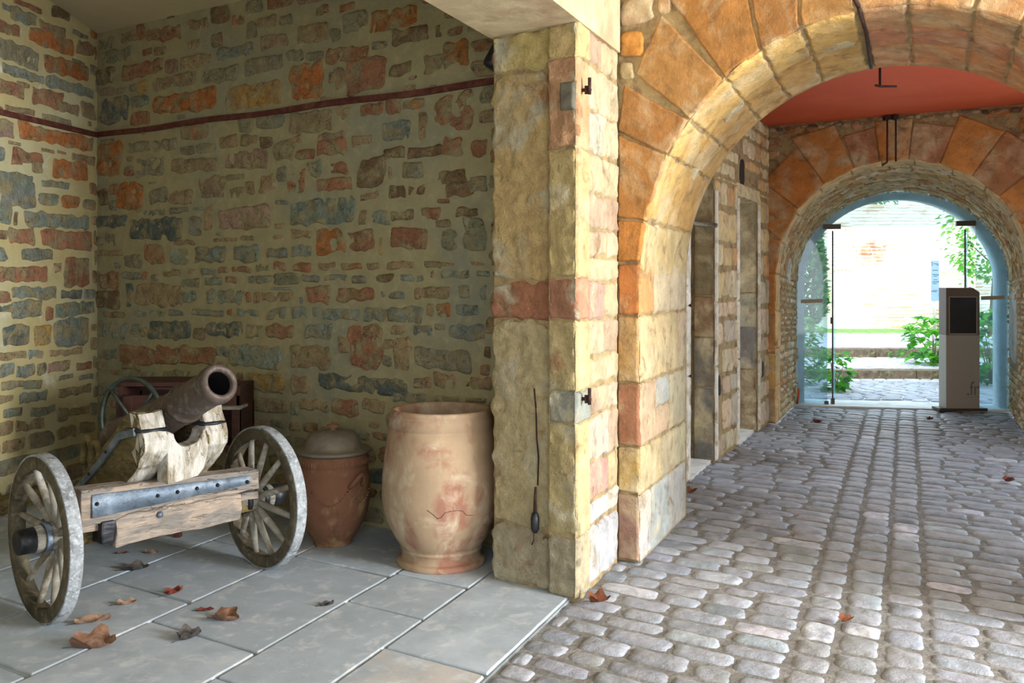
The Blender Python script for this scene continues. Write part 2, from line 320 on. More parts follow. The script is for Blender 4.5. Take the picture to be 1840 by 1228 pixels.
# ================================================================== SETTING
BWALL = """-5.86 3.386 0.098 0.046 g;-5.586 3.39 0.087 0.045 t;-5.167 3.371 0.204 0.057 r;-4.782 3.373 0.109 0.038 t;-4.36 3.344 0.066 0.033 r;-4.069 3.297 0.091 0.04 t;-3.889 3.274 0.061 0.035 g;-5.735 3.274 0.193 0.046 g;-5.35 3.251 0.06 0.031 r;-5.205 3.241 0.075 0.035 t;-4.82 3.242 0.071 0.038 t;-4.579 3.235 0.062 0.046 k;-4.399 3.128 0.181 0.045 b;-4.013 3.149 0.136 0.056 p;-5.883 3.136 0.121 0.069 k;-5.418 3.126 0.255 0.058 r;-4.809 3.113 0.174 0.047 t;-4.105 3.01 0.183 0.048 g;-5.421 2.998 0.057 0.053 y;-5.047 2.991 0.247 0.052 t;-4.545 2.98 0.179 0.05 g;-5.749 2.856 0.178 0.109 d;-5.443 2.889 0.106 0.045 b;-4.933 2.836 0.348 0.073 o;-4.176 2.817 0.244 0.089 y;-4.42 2.802 0.054 0.074 t;-3.855 3.026 0.049 0.047 b;-3.649 3.154 0.148 0.069 t;-3.585 3.291 0.084 0.034 r;-3.348 3.277 0.07 0.03 r;-3.279 3.169 0.104 0.071 g;-2.963 3.152 0.187 0.058 o;-2.842 3.034 0.151 0.05 k;-2.615 3.03 0.035 0.049 k;-3.351 2.977 0.191 0.053 r;-3.702 2.844 0.155 0.105 o;-3.47 2.856 0.041 0.046 t;-3.409 2.834 0.046 0.075 t;-3.192 2.816 0.161 0.107 r;-2.905 2.827 0.093 0.04 k;-2.651 2.831 0.079 0.06 t;-2.486 2.867 0.094 0.083 o;-3.661 2.577 0.202 0.069 t;-3.378 2.62 0.056 0.056 t;-3.142 2.604 0.102 0.044 r;-2.804 2.608 0.091 0.032 o;-2.942 2.455 0.117 0.065 b;-2.735 2.466 0.036 0.089 t;-2.496 2.528 0.154 0.114 r;-3.481 2.455 0.124 0.034 p;-3.219 2.419 0.088 0.037 t;-3.798 3.027 0.071 0.035 g;-3.798 2.465 0.054 0.031 t;-5.825 2.456 0.167 0.14 o;-5.837 2.618 0.104 0.017 t;-5.459 2.539 0.125 0.045 g;-5.138 2.531 0.138 0.048 g;-5.33 2.382 0.168 0.061 g;-4.825 2.366 0.256 0.055 t;-4.266 2.367 0.218 0.068 p;-3.914 2.402 0.092 0.066 t;-4.462 2.51 0.107 0.042 t;-4.251 2.501 0.087 0.041 t;-5.9 2.18 0.063 0.068 k;-5.565 2.181 0.147 0.108 o;-5.226 2.165 0.114 0.061 g;-4.978 2.145 0.134 0.052 t;-4.633 2.191 0.127 0.073 p;-4.372 2.147 0.078 0.042 t;-4.24 2.171 0.049 0.045 t;-4.395 2.255 0.1 0.027 g;-4.07 2.199 0.079 0.066 t;-5.277 2.037 0.128 0.024 g;-4.989 2.05 0.11 0.024 g;-5.812 1.989 0.201 0.055 d;-5.271 1.915 0.307 0.077 d;-4.82 1.926 0.077 0.075 b;-4.3 1.963 0.257 0.083 p;-5.879 1.847 0.126 0.051 g;-4.667 1.983 0.046 0.089 t;-5.277 1.728 0.128 0.077 r;-4.989 1.716 0.104 0.06 b;-4.657 1.72 0.174 0.066 b;-4.285 1.722 0.12 0.064 b;-3.976 1.718 0.099 0.04 b;-4.929 1.81 0.121 0.02 t;-4.496 1.817 0.136 0.019 t;-4.273 1.827 0.071 0.019 t;-3.934 2.06 0.067 0.018 b;-5.825 1.744 0.174 0.025 t;-3.954 1.9 0.041 0.022 t;-3.48 2.396 0.127 0.061 r;-2.958 2.315 0.08 0.038 k;-2.724 2.312 0.132 0.037 k;-2.506 2.316 0.073 0.056 r;-2.314 2.302 0.059 0.058 r;-3.628 2.261 0.055 0.051 g;-3.412 2.255 0.087 0.047 r;-3.462 2.15 0.156 0.043 r;-3.139 2.216 0.115 0.105 k;-2.993 2.201 0.022 0.041 t;-2.817 2.204 0.087 0.048 g;-2.532 2.146 0.123 0.043 k;-2.466 2.07 0.109 0.036 k;-2.33 2.102 0.063 0.062 g;-3.565 1.988 0.288 0.084 b;-3.157 2.063 0.074 0.032 t;-2.949 2.081 0.08 0.038 k;-2.783 2.08 0.069 0.037 k;-3.212 1.932 0.037 0.049 t;-3.074 1.921 0.077 0.042 b;-2.896 1.935 0.092 0.038 k;-2.672 1.934 0.08 0.037 r;-2.409 1.937 0.084 0.029 k;-3.75 1.84 0.103 0.033 t;-3.49 1.783 0.127 0.09 o;-3.231 1.785 0.098 0.071 r;-3.069 1.747 0.02 0.063 y;-2.845 1.79 0.152 0.065 r;-2.547 1.777 0.062 0.066 g;-2.354 1.805 0.087 0.084 g;-3.75 1.729 0.103 0.044 b;-2.58 1.877 0.062 0.027 k;-3.801 2.183 0.078 0.074 r;-5.547 1.569 0.118 0.032 b;-5.382 1.569 0.03 0.034 r;-5.274 1.556 0.047 0.025 g;-5.13 1.585 0.052 0.025 t;-5.014 1.593 0.058 0.029 t;-4.843 1.601 0.05 0.025 r;-4.666 1.596 0.085 0.028 b;-4.522 1.608 0.056 0.024 r;-4.325 1.611 0.103 0.026 r;-4.122 1.621 0.066 0.027 b;-3.958 1.628 0.07 0.03 r;-5.83 1.53 0.13 0.062 r;-5.845 1.389 0.159 0.075 k;-5.574 1.426 0.042 0.091 d;-5.409 1.419 0.088 0.081 t;-5.172 1.422 0.223 0.084 t;-4.863 1.515 0.106 0.033 g;-4.875 1.416 0.075 0.062 b;-4.618 1.528 0.084 0.03 b;-4.44 1.54 0.064 0.024 r;-4.145 1.54 0.117 0.035 b;-4.513 1.42 0.206 0.056 b;-4.25 1.415 0.023 0.043 r;-3.971 1.426 0.162 0.038 t;-3.927 1.48 0.107 0.015 b;-5.773 1.266 0.143 0.026 t;-5.45 1.282 0.089 0.026 b;-5.235 1.286 0.099 0.027 b;-5.027 1.294 0.09 0.029 b;-4.68 1.301 0.17 0.028 b;-4.446 1.31 0.032 0.03 r;-4.268 1.31 0.119 0.029 b;-3.991 1.311 0.103 0.042 b;-5.705 1.145 0.263 0.07 b;-5.095 1.164 0.252 0.071 d;-4.512 1.189 0.177 0.06 d;-4.211 1.19 0.084 0.054 g;-3.949 1.19 0.129 0.046 r;-5.845 0.956 0.123 0.044 b;-5.454 0.964 0.232 0.069 r;-5.131 0.978 0.124 0.063 r;-4.79 0.994 0.191 0.065 r;-4.194 1.012 0.257 0.074 b;-5.902 0.864 0.088 0.044 t;-5.547 0.874 0.118 0.026 t;-5.424 0.811 0.157 0.034 g;-5.028 0.842 0.167 0.033 g;-4.08 0.84 0.187 0.062 y;-4.336 0.833 0.04 0.075 k;-5.757 0.819 0.072 0.022 t;-3.741 1.622 0.081 0.029 r;-3.524 1.625 0.073 0.029 t;-3.311 1.624 0.086 0.028 r;-3.13 1.623 0.057 0.024 t;-2.917 1.629 0.11 0.027 t;-2.662 1.635 0.062 0.019 t;-2.549 1.63 0.051 0.015 t;-2.33 1.632 0.058 0.015 t;-3.66 1.547 0.086 0.025 b;-3.447 1.551 0.105 0.026 b;-3.241 1.543 0.058 0.03 g;-3.038 1.547 0.097 0.033 k;-2.818 1.551 0.093 0.027 b;-2.667 1.574 0.021 0.034 t;-2.499 1.57 0.111 0.028 b;-2.294 1.577 0.049 0.022 b;-3.592 1.448 0.102 0.062 r;-3.28 1.447 0.16 0.052 r;-2.967 1.45 0.091 0.035 b;-2.778 1.452 0.034 0.042 t;-2.644 1.46 0.109 0.042 t;-2.434 1.477 0.041 0.033 b;-2.294 1.471 0.027 0.048 b;-3.77 1.325 0.076 0.042 b;-3.625 1.328 0.026 0.037 b;-3.405 1.32 0.164 0.041 b;-2.971 1.329 0.237 0.047 b;-2.681 1.361 0.029 0.042 t;-2.582 1.359 0.056 0.049 o;-2.411 1.362 0.082 0.033 b;-3.581 1.209 0.118 0.054 b;-2.73 1.234 0.072 0.042 b;-2.412 1.237 0.123 0.041 b;-2.605 1.257 0.052 0.023 g;-3.195 1.113 0.137 0.135 r;-3.375 1.122 0.044 0.061 t;-2.926 1.232 0.065 0.031 t;-2.896 1.094 0.065 0.101 t;-2.591 1.069 0.216 0.072 g;-3.668 1.036 0.183 0.075 t;-2.268 1.128 0.031 0.044 k;-2.285 1.018 0.04 0.033 r;-3.758 0.848 0.081 0.059 t;-3.226 0.885 0.365 0.056 d;-2.739 0.917 0.063 0.038 t;-2.568 0.942 0.084 0.041 t;-2.411 0.933 0.027 0.022 k;-2.312 0.943 0.071 0.037 t;-3.632 0.723 0.125 0.041 t;-3.371 0.733 0.114 0.057 r;-3.12 0.76 0.088 0.047 t;-2.828 0.819 0.133 0.035 g;-2.559 0.83 0.093 0.023 t;-2.348 0.845 0.081 0.018 k"""
LWALL = """-0.786 3.47 0.149 0.027 r;-0.442 3.516 0.104 0.046 k;-0.833 3.382 0.131 0.049 b;-0.956 3.402 0.089 0.027 b;-0.526 3.374 0.143 0.045 r;-0.211 3.415 0.101 0.024 g;-0.97 3.26 0.111 0.058 r;-0.538 3.28 0.244 0.068 o;-0.146 3.33 0.103 0.054 r;-0.876 3.112 0.198 0.07 g;-0.365 3.126 0.256 0.069 o;-0.23 3.193 0.082 0.024 g;-0.83 2.982 0.209 0.038 b;-0.328 2.989 0.285 0.046 b;-0.955 2.85 0.127 0.064 r;-0.835 2.901 0.077 0.022 t;-0.575 2.857 0.175 0.073 r;-0.354 2.829 0.133 0.046 t;-0.118 2.847 0.085 0.066 t;-0.863 2.723 0.153 0.027 t;-0.474 2.705 0.171 0.04 g;-0.993 2.569 0.081 0.058 p;-0.471 2.589 0.419 0.062 o;-0.919 2.484 0.068 0.016 t;-0.786 2.415 0.149 0.044 r;-0.897 2.359 0.061 0.027 r;-0.579 2.476 0.075 0.02 r;-0.426 2.484 0.061 0.017 r;-0.172 2.47 0.14 0.036 t;-0.332 2.368 0.214 0.075 o;-0.908 2.229 0.174 0.059 b;-0.693 2.35 0.064 0.044 t;-0.492 2.237 0.153 0.034 b;-0.881 2.145 0.179 0.087 b;-1.006 1.979 0.065 0.07 b;-0.464 1.98 0.365 0.058 b;-0.908 1.962 0.02 0.047 k;-0.849 1.842 0.136 0.059 r;-0.355 1.834 0.299 0.068 r;-1.028 1.85 0.043 0.031 k;-0.698 1.715 0.165 0.049 b;-0.831 1.585 0.25 0.056 r;-0.47 1.629 0.044 0.038 t;-0.245 1.605 0.161 0.121 r;-0.717 1.444 0.235 0.048 b;-0.313 1.425 0.119 0.033 d;-1.005 1.344 0.086 0.035 d;-0.791 1.33 0.161 0.06 b;-0.268 1.313 0.233 0.056 b;-0.905 1.145 0.139 0.075 d;-0.641 1.129 0.09 0.074 y;-0.309 1.143 0.211 0.094 b;-0.938 1.014 0.132 0.035 t;-0.701 1.003 0.077 0.036 b;-0.375 0.994 0.194 0.034 t;-0.995 0.917 0.076 0.047 b;-0.805 0.899 0.092 0.048 b;-0.455 0.891 0.127 0.042 p;-0.166 0.873 0.096 0.031 r;-0.939 0.811 0.11 0.031 g;-0.736 0.793 0.099 0.032 b;-0.379 0.808 0.091 0.021 g;-0.139 0.783 0.097 0.026 b;-0.995 0.724 0.07 0.039 t;-0.734 0.699 0.152 0.04 b;-0.27 0.694 0.2 0.034 t;-0.94 0.623 0.099 0.035 b;-0.628 0.588 0.133 0.037 b;-0.769 0.511 0.15 0.048 t;-0.928 0.394 0.121 0.047 t;-0.22 0.531 0.122 0.035 t;-0.138 0.397 0.11 0.044 t;-0.379 0.401 0.116 0.051 t"""
def feats(s): return [(float(a), float(b), float(c), float(d), e) for a, b, c, d, e in (x.split() for x in s.split(';'))]
# ---- back wall of the bay
bw_o = W(0, 4.568); bmap = plane_map(bw_o, Bv, ZV, NB)
mb = MB(); wbox(mb, -6.6, -1.56, 4.568, 4.95, -.05, 3.9)
F = feats(BWALL)
for cu, cv, hu, hv, k in F:
    q = rect(cu - hu, cu + hu, cv - hv, cv + hv, min(hu, hv) * .22)
    block(mb, bmap, q, U(.006, .015), pal(k), e=.016, rough=U(.010, .026), fr=13, res=.020, edge=.027, pit=.008)
def pickb(v):
    if v < .3: return pal(random.choice('gktd'))
    if v > 2.3: return pal(random.choice('trrggkp'))
    return pal(random.choice('bbgtrp'))
rubble(mb, bmap, -5.98, -1.95, .0, 3.55, (.085, .16), (1.1, 2.8), .018, pickb, [f[:4] for f in F], small=500, h=(.006, .016), jit=.09, rough=.004)
struct(mb, 'wall_back', [M_mortar, M_rubble], 'coursed rubble stone wall with olive mortar behind the cannon and the jars')
# ---- left wall of the bay
Lv = Vector((.192785, .98124, 0)); NL = Vector((.98124, -.192785, 0)); Cn = Vector((-3.2657, 7.4519, 0))
lmap = plane_map(Cn, Lv, ZV, NL)
mb = MB(); o = lambda u, h, z: Cn + Lv * u + NL * h + ZV * z
hexa(mb, [o(-9, -.4, -.05), o(-9, 0, -.05), o(.3, 0, -.05), o(.3, -.4, -.05), o(-9, -.4, 5.6), o(-9, 0, 5.6), o(.3, 0, 5.6), o(.3, -.4, 5.6)])
F = feats(LWALL)
for cu, cv, hu, hv, k in F:
    block(mb, lmap, rect(cu - hu, cu + hu, cv - hv, cv + hv, min(hu, hv) * .2), U(.004, .010), pal(k), e=.014, rough=.007, fr=11, res=.024, edge=.026)
rubble(mb, lmap, -6.5, 0, 0, 3.9, (.1, .18), (1.4, 3.2), .02, lambda v: pal(random.choice('bgtro' if v > 1 else 'bgtgb')), [f[:4] for f in F], small=250, h=(.004, .01), jit=.08)
struct(mb, 'wall_left', [M_mortar_y, M_rubble], 'sunlit rubble stone wall with yellow mortar at the left end of the bay')
# ---- painted iron rail along both walls
mb = MB()
for i in range(24):
    u0, u1 = -5.98 + i * .18, -5.98 + (i + 1) * .18
    z = lambda u: 2.672 + .006 * math.sin(u * 5)
    hexa(mb, [bmap(u0, z(u0) - .019, 0), bmap(u1, z(u1) - .019, 0), bmap(u1, z(u1) - .019, .022), bmap(u0, z(u0) - .019, .022),
              bmap(u0, z(u0) + .019, 0), bmap(u1, z(u1) + .019, 0), bmap(u1, z(u1) + .019, .022), bmap(u0, z(u0) + .019, .022)])
M_rail = mat('oxblood_painted_iron', (82, 40, 32), (104, 64, 52), s2=14, mott=.35, ms=30, rough=.7)
struct(mb, 'trim_1', M_rail, 'oxblood iron band running across the back wall')
mb = MB()
hexa(mb, [lmap(-5, 2.655, 0), lmap(0, 2.655, 0), lmap(0, 2.655, .022), lmap(-5, 2.655, .022), lmap(-5, 2.694, 0), lmap(0, 2.694, 0), lmap(0, 2.694, .022), lmap(-5, 2.694, .022)])
struct(mb, 'trim_2', M_rail, 'oxblood iron band running across the left wall')
# ---- ceilings
mb = MB(); cz = lambda b: 3.475 + .193 * (4.568 - b)
hexa(mb, [W(-8.5, -2.5, cz(-2.5)), W(-1.9, -2.5, cz(-2.5)), W(-1.9, 4.7, cz(4.7)), W(-8.5, 4.7, cz(4.7)), W(-8.5, -2.5, 5.3), W(-1.9, -2.5, 5.3), W(-1.9, 4.7, 5.3), W(-8.5, 4.7, 5.3)])
struct(mb, 'ceiling', M_ceil, 'plain plaster ceiling of the bay')
mb = MB(); wbox(mb, -1.6, 7.5, -2.5, 4.8, 3.95, 4.2); struct(mb, 'ceiling_porch', M_plaster)  # unseen roof, carried far to the right to keep the sun out
mb = MB(); wbox(mb, -2.3, 1.9, 5.87, 10.3, 3.17, 3.4); struct(mb, 'ceiling_passage', M_red, 'smooth red painted ceiling of the passage')
# ---- lintel beam over the opening of the bay
mb = MB()
A0, A1 = -2.015, -1.478
for i in range(12):
    b0, b1 = -2.5 + i * .604, -2.5 + (i + 1) * .604
    hexa(mb, [W(A0, b0, 2.785), W(A1, b0, 2.785), W(A1, b1, 2.785), W(A0, b1, 2.785), W(A0, b0, 5), W(A1, b0, 5), W(A1, b1, 5), W(A0, b1, 5)])
struct(mb, 'trim_3', M_plaster, 'plastered lintel beam resting on the pier')
# ---- pier
mb = MB(); wbox(mb, -1.995, -1.50, 4.105, 4.76, -.02, 2.79, 0)
fm = lambda bb: plane_map(W(0, bb), Bv, ZV, NB)
c = lambda *x: pal(x, .05)
pl = [(0, .30, (172, 160, 130)), (.30, 1.337, (184, 170, 128)), (1.337, 1.53, (168, 116, 86)), (1.53, 2.59, (194, 166, 116)), (2.59, 2.79, (204, 182, 120))]
for z0, z1, cc in pl: block(mb, fm(4.105), rect(-2.004, -1.650, z0, z1, .005), .014, c(*cc), e=.018, rough=.016, fr=11, res=.016, edge=.03, mat=1, pit=.012)
pr_ = [(0, .30, (166, 156, 128)), (.30, .85, (186, 168, 120)), (.85, 1.0, (142, 146, 136)), (1.0, 1.345, (186, 168, 120)), (1.345, 1.55, (172, 124, 96)), (1.55, 2.18, (184, 162, 112)), (2.18, 2.62, (184, 142, 104)), (2.62, 2.79, (202, 178, 122))]
wbox(mb, -1.652, -1.492, 4.065, 4.2, -.02, 2.79, 0)
for z0, z1, cc in pr_: block(mb, fm(4.068), rect(-1.656, -1.488, z0, z1, .003), .012, c(*cc), e=.014, rough=.010, fr=12, res=.016, edge=.016, mat=1, pit=.008)
rm = lambda aa: plane_map(W(aa, 0), Pv, ZV, NP)
for z0, z1, cc in pr_:
    block(mb, rm(-1.494), rect(4.055, 4.235, z0, z1, .006), .012, c(*[min(206, x + 8) for x in cc]), e=.012, rough=.006, res=.022, edge=.01, mat=2)
def pickp(v): return pal(random.choice([(184, 172, 142), (178, 164, 130), (176, 158, 120), (172, 148, 124), (178, 174, 156)] if v > .3 else [(180, 182, 180), (168, 172, 170)]), .06)
zz = [0, .30, .42, .62, .85, 1.0, 1.15, 1.337, 1.53, 1.66, 1.8, 1.98, 2.18, 2.4, 2.62, 2.79]
for i in range(len(zz) - 1):
    cut = U(4.42, 4.58); cc = pickp(zz[i]) if i not in (2, 7) else c(176, 140, 126)
    if i in (1, 5, 8, 11, 13): block(mb, rm(-1.50), rect(4.24, 4.755, zz[i] + .004, zz[i + 1] - .004, .006), .010, cc, mat=2, rough=.008, fr=12, edge=.02, e=.016, res=.02)
    else:
        block(mb, rm(-1.50), rect(4.24, cut - .004, zz[i] + .004, zz[i + 1] - .004, .008), .010, cc, mat=2, rough=.008, fr=12, edge=.02, e=.016, res=.02)
        block(mb, rm(-1.50), rect(cut + .004, 4.755, zz[i] + .004, zz[i + 1] - .004, .008), .010, pickp(zz[i]), mat=2, rough=.008, fr=12, edge=.02, e=.016, res=.02)
struct(mb, 'trim_4', [M_joint, M_rustic, M_ashlar], 'stone pier between the bay and the passage')
# ---- the near arch
def EA(t, b):
    s = (b - 4.777) / 1.07
    return (-.15 + .02 * s + (1.217 + .01 * s) * math.cos(t), 1.56 + (1.275 - .055 * s) * math.sin(t))
def arch_shell(mb, front, prof_f, back, prof_b, aL, aR, zt, mat=0):
    """front/back: functions (a,z)->point; prof: outline of the opening from right foot over the crown to left foot"""
    n = len(prof_f)
    def outer(a, z, ac, z0):
        if z <= z0: return (aR if a > ac else aL, z)
        dx, dz = a - ac, z - z0; k = min((aR - ac) / dx if dx > 1e-6 else 1e9, (aL - ac) / dx if dx < -1e-6 else 1e9, (zt - z0) / dz)
        return (ac + dx * k, z0 + dz * k)
    ac = (prof_f[0][0] + prof_f[-1][0]) / 2; z0 = 1.56
    vf = [front(*p) for p in prof_f]; vo = [front(*outer(*p, ac, z0)) for p in prof_f]
    vb = [back(*p) for p in prof_b]
    for aa in (aL, aR):
        side = [p for p in [outer(*p, ac, z0) for p in prof_f] if abs(p[0] - aa) < 1e-6]; top = [p for p in [outer(*p, ac, z0) for p in prof_f] if abs(p[1] - zt) < 1e-6]
        sp = max(side, key=lambda p: p[1]); tp = min(top, key=lambda p: abs(p[0] - aa))
        mb.add([front(*sp), front(aa, zt), front(*tp)], [(0, 1, 2)], mat, (1, 1, 1), False)
    mb.add(vf + vo, [(i, i + 1, n + i + 1, n + i) for i in range(n - 1)], mat, (1, 1, 1), False)
    mb.add(vf + vb, [(i, n + i, n + i + 1, i + 1) for i in range(n - 1)], mat)
TS = [math.pi * i / 64 for i in range(65)]
def prof(b): return [(EA(0, b)[0], 0.0)] + [EA(t, b) for t in TS] + [(EA(math.pi, b)[0], 0.0)]
mb = MB()
arch_shell(mb, lambda a, z: W(a, 4.777, z), prof(4.777), lambda a, z: W(a, 5.847, z), prof(5.847), -2.6, 7.5, 4.1)
arch_shell(mb, lambda a, z: W(a, 5.847, z), prof(5.847), lambda a, z: W(a, 5.9, z), prof(5.847), -2.6, 7.5, 4.1)
FM = fm(4.777)
ji = [(166.6, -1.50, 1.88), (149.6, -1.50, 2.35), (139.8, -1.47, 2.62), (127.0, -1.21, 3.05), (116.8, -.80, 3.2), (106.6, -.53, 3.3), (94.2, -.23, 3.35), (83.1, .03, 3.35), (69.3, .4, 3.3), (59.9, .72, 3.2), (48, 1.1, 3.05), (36, 1.4, 2.75), (24, 1.6, 2.4), (12, 1.7, 1.95), (0, 1.7, 1.56)]
oc = [(170, 122, 66), (164, 116, 66), (174, 130, 76), (168, 120, 64), (166, 118, 68), (178, 134, 80)]
inv = []
for i in range(len(ji) - 1):
    (t1, a1, z1), (t0, a0, z0) = ji[i], ji[i + 1]
    p1, p0 = EA(math.radians(t1), 4.777), EA(math.radians(t0), 4.777)
    cc = oc[i % 6] if i < 6 else (198, 150, 100)
    if i == 6: a1 += .02
    g = .006
    q = [p1, p0, (a0, z0), (a1, z1)]
    if i == 2: q = [p1, p0, (-1.24, 2.97), (-1.40, 2.66)]
    cen = np.array(q).mean(0); q = [tuple(cen + (np.array(x) - cen) * (1 - g / .3)) for x in q]
    inv.append(q)
    block(mb, FM, q, .014, c(*cc), rough=.005, mat=1, e=.012, edge=.012, fr=7)
block(mb, FM, [(-1.50, 1.64), EA(math.pi, 4.777)[:1] + (1.64,), EA(math.radians(166.6), 4.777), (-1.5, 1.87)], .016, c(180, 122, 60), mat=1)
def inq(u, v):
    for q in inv:
        s = 0
        for k in range(4):
            (x0, y0), (x1, y1) = q[k], q[(k + 1) % 4]; s += 1 if (x1 - x0) * (v - y0) - (y1 - y0) * (u - x0) > 0 else -1
        if abs(s) == 4: return True
    return False
pk = lambda v: pal(random.choice([(196, 150, 92), (186, 160, 118), (176, 120, 66), (190, 130, 84)]), .1)
for q_, cc in (((-1.49, -1.28, 2.93, 3.08), (188, 160, 128)), ((-1.49, -1.34, 2.76, 2.90), (196, 136, 66)), ((-1.49, -1.40, 2.64, 2.74), (176, 156, 110)), ((-1.26, -1.18, 2.96, 3.1), (182, 130, 90)), ((-1.49, -1.2, 3.1, 3.2), (190, 150, 100))):
    stone(mb, FM, rect(*q_, .008), .014, c(*cc), n=6, seg=26, mat=1, jit=.07, rough=.004)
rubble(mb, FM, -1.49, 1.9, 3.22, 3.95, (.12, .2), (1.3, 2.5), .02, pk, ok=lambda u, v, a, b: not inq(u, v), mat=1, h=(.01, .014))
zj = [0, .37, .627, .975, 1.344, 1.635]
fc = [(150, 116, 98), (172, 142, 84), (156, 110, 82), (176, 138, 86), (182, 116, 64)]
for i in range(5):
    block(mb, FM, rect(-1.50, -1.368, zj[i] + .004, zj[i + 1] - .004, .003), .014, c(*fc[i]), mat=1, rough=.003)
block(mb, FM, rect(-1.50, -1.368, 1.64, 1.86, .003), .012, c(180, 124, 62), mat=1)
# reveal: jamb courses and the intrados of the arch
jm = lambda u, v, h: W(-1.367 + .01 * (u - 4.777) + h * 1.0, u, v)
jc = [[(180, 180, 174), (172, 176, 172), (176, 172, 164)], [(190, 170, 124), (184, 168, 134), (186, 176, 142)], [(190, 162, 132), (172, 172, 164), (182, 172, 142)], [(196, 174, 130), (182, 162, 122), (190, 168, 138)], [(182, 138, 88), (190, 172, 140), (190, 176, 146)]]
cu = [[5.0, 5.4], [5.22, 5.5], [5.1, 5.42], [5.35, 5.62], [5.05, 5.45]]
for i in range(5):
    bb = [4.768] + cu[i] + [5.85]
    for k in range(3):
        if i == 2 and k == 1:
            m_ = (zj[i] + zj[i + 1]) / 2
            for z0, z1 in ((zj[i], m_), (m_, zj[i + 1])): block(mb, jm, rect(bb[k] + .003, bb[k + 1] - .003, z0 + .003, z1 - .003, .004), .010, c(*random.choice(jc[i])), mat=1, rough=.006, edge=.014, e=.016)
        else: block(mb, jm, rect(bb[k] + .003, bb[k + 1] - .003, zj[i] + .004, zj[i + 1] - .004, .004), .010, c(*jc[i][k]), mat=1, rough=.006, edge=.014, e=.016)
def im(u, v, h):     # u = angle in degrees, v = depth b
    t = math.radians(u); a, z = EA(t, v); return W(a - h * math.cos(t), v, z - h * math.sin(t))
rowsL = [4.77, 5.27, 5.85]; rowsR = [4.77, 5.12, 5.42, 5.85]
ja = [180] + [x[0] for x in ji]
for i in range(len(ja) - 1):
    t1, t0 = ja[i], ja[i + 1]; rr = rowsL if t0 > 93 else rowsR
    for k in range(len(rr) - 1):
        cc = ((196, 160, 94) if k == 0 else (190, 150, 88)) if t0 > 93 else ((190, 146, 104), (182, 126, 94), (190, 134, 88))[k]  # soffit yellow has the light falling on it painted in
        if i == 0: cc = (192, 170, 118)
        dd = U(-.03, .03) if 0 < k else 0
        if i == 7: t1 -= .9 if k == 0 else 0
        block(mb, lambda u, v, h: im(u / .0218, v, h), rect((t0 + .15) * .0218, (t1 - .15) * .0218, rr[k] + .006, rr[k + 1] - .006, .006), .012, c(*cc), mat=1, rough=.008, fr=7, edge=.016, e=.016)
for tt, b_, w_, l_ in ((131, 5.3, 4, .14), (100, 5.25, 4.5, .1), (150, 5.4, 3, .12)):
    stone(mb, lambda u, v, h: im(u / .0218, v, h), rect((tt - w_) * .0218, (tt + w_) * .0218, b_ - .05, b_ + .05, .01), .016, c(184, 170, 136), n=4, seg=26, jit=.12, mat=1, rough=.006)
struct(mb, 'wall_arch', [M_joint, M_ashlar], 'near round arch of orange dressed stone over the passage, its soffit coloured yellow as if lit')
# ---- left side of the passage with two doorways
aw = lambda b: -1.581 + .057 * (b - 7.0)
pm = lambda u, v, h: W(aw(u) + h, u, v)
mb = MB()
def seg(b0, b1, z0, z1): hexa(mb, [W(aw(b0), b0, z0), W(-2.6, b0, z0), W(-2.6, b1, z0), W(aw(b1), b1, z0), W(aw(b0), b0, z1), W(-2.6, b0, z1), W(-2.6, b1, z1), W(aw(b1), b1, z1)])
seg(5.88, 6.95, -.05, 3.3); seg(6.95, 7.76, 2.44, 3.3); seg(7.76, 8.665, -.05, 3.3); seg(8.665, 9.55, 2.31, 3.3); seg(9.55, 10.2, -.05, 3.3)
pkw = lambda v: pal(random.choice([(214, 190, 140), (206, 180, 128), (216, 200, 160), (204, 160, 110)] if v > 1.3 else [(200, 186, 156), (190, 170, 140), (206, 180, 150), (186, 176, 158)]), .07)
for b0, b1 in ((5.9, 6.94), (7.765, 8.66), (9.555, 10.14)):
    rubble(mb, pm, b0, b1, 0, 2.42, (.16, .34), (.9, 1.9), .01, pkw, taken=[(7.95, .62, .09, .13), (9.84, .6, .09, .1)], mat=1, h=(.008, .014), n=8, seg=28, jit=.05)
rubble(mb, pm, 5.9, 10.14, 2.44, 3.17, (.12, .2), (1, 2.2), .012, pkw, taken=[(8.85, 2.55, .13, .17), (9.1, 2.4, .5, .06)], mat=1, h=(.008, .014), n=6, jit=.07)
block(mb, pm, rect(8.6, 9.62, 2.315, 2.44), .02, c(206, 190, 146), mat=1)
# doorway edges, painted pale for the light that catches them
for b0, b1 in ((6.84, 6.95), (7.765, 7.83), (8.60, 8.665), (9.555, 9.62)):
    for z0, z1 in ((0, .8), (.8, 1.34), (1.34, 2.3)):
        block(mb, lambda u, v, h: W(aw(u) + h + .012, u, v), rect(b0, b1, z0 + .003, z1 - .003), .014, c(224, 220, 206), mat=1)
# far jambs, seen through the doorways
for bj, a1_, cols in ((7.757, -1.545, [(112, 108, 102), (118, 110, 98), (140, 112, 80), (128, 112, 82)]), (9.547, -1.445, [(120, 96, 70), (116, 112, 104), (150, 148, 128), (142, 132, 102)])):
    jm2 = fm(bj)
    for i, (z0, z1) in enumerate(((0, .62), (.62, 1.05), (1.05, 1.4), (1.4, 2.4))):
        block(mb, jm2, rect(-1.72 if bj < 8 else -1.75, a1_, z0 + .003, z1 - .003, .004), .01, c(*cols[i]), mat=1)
    wbox(mb, -2.55, -1.74, bj - .03, bj + .01, 0, 2.44, 2)  # dark slab, its colour stands for the unlit room behind
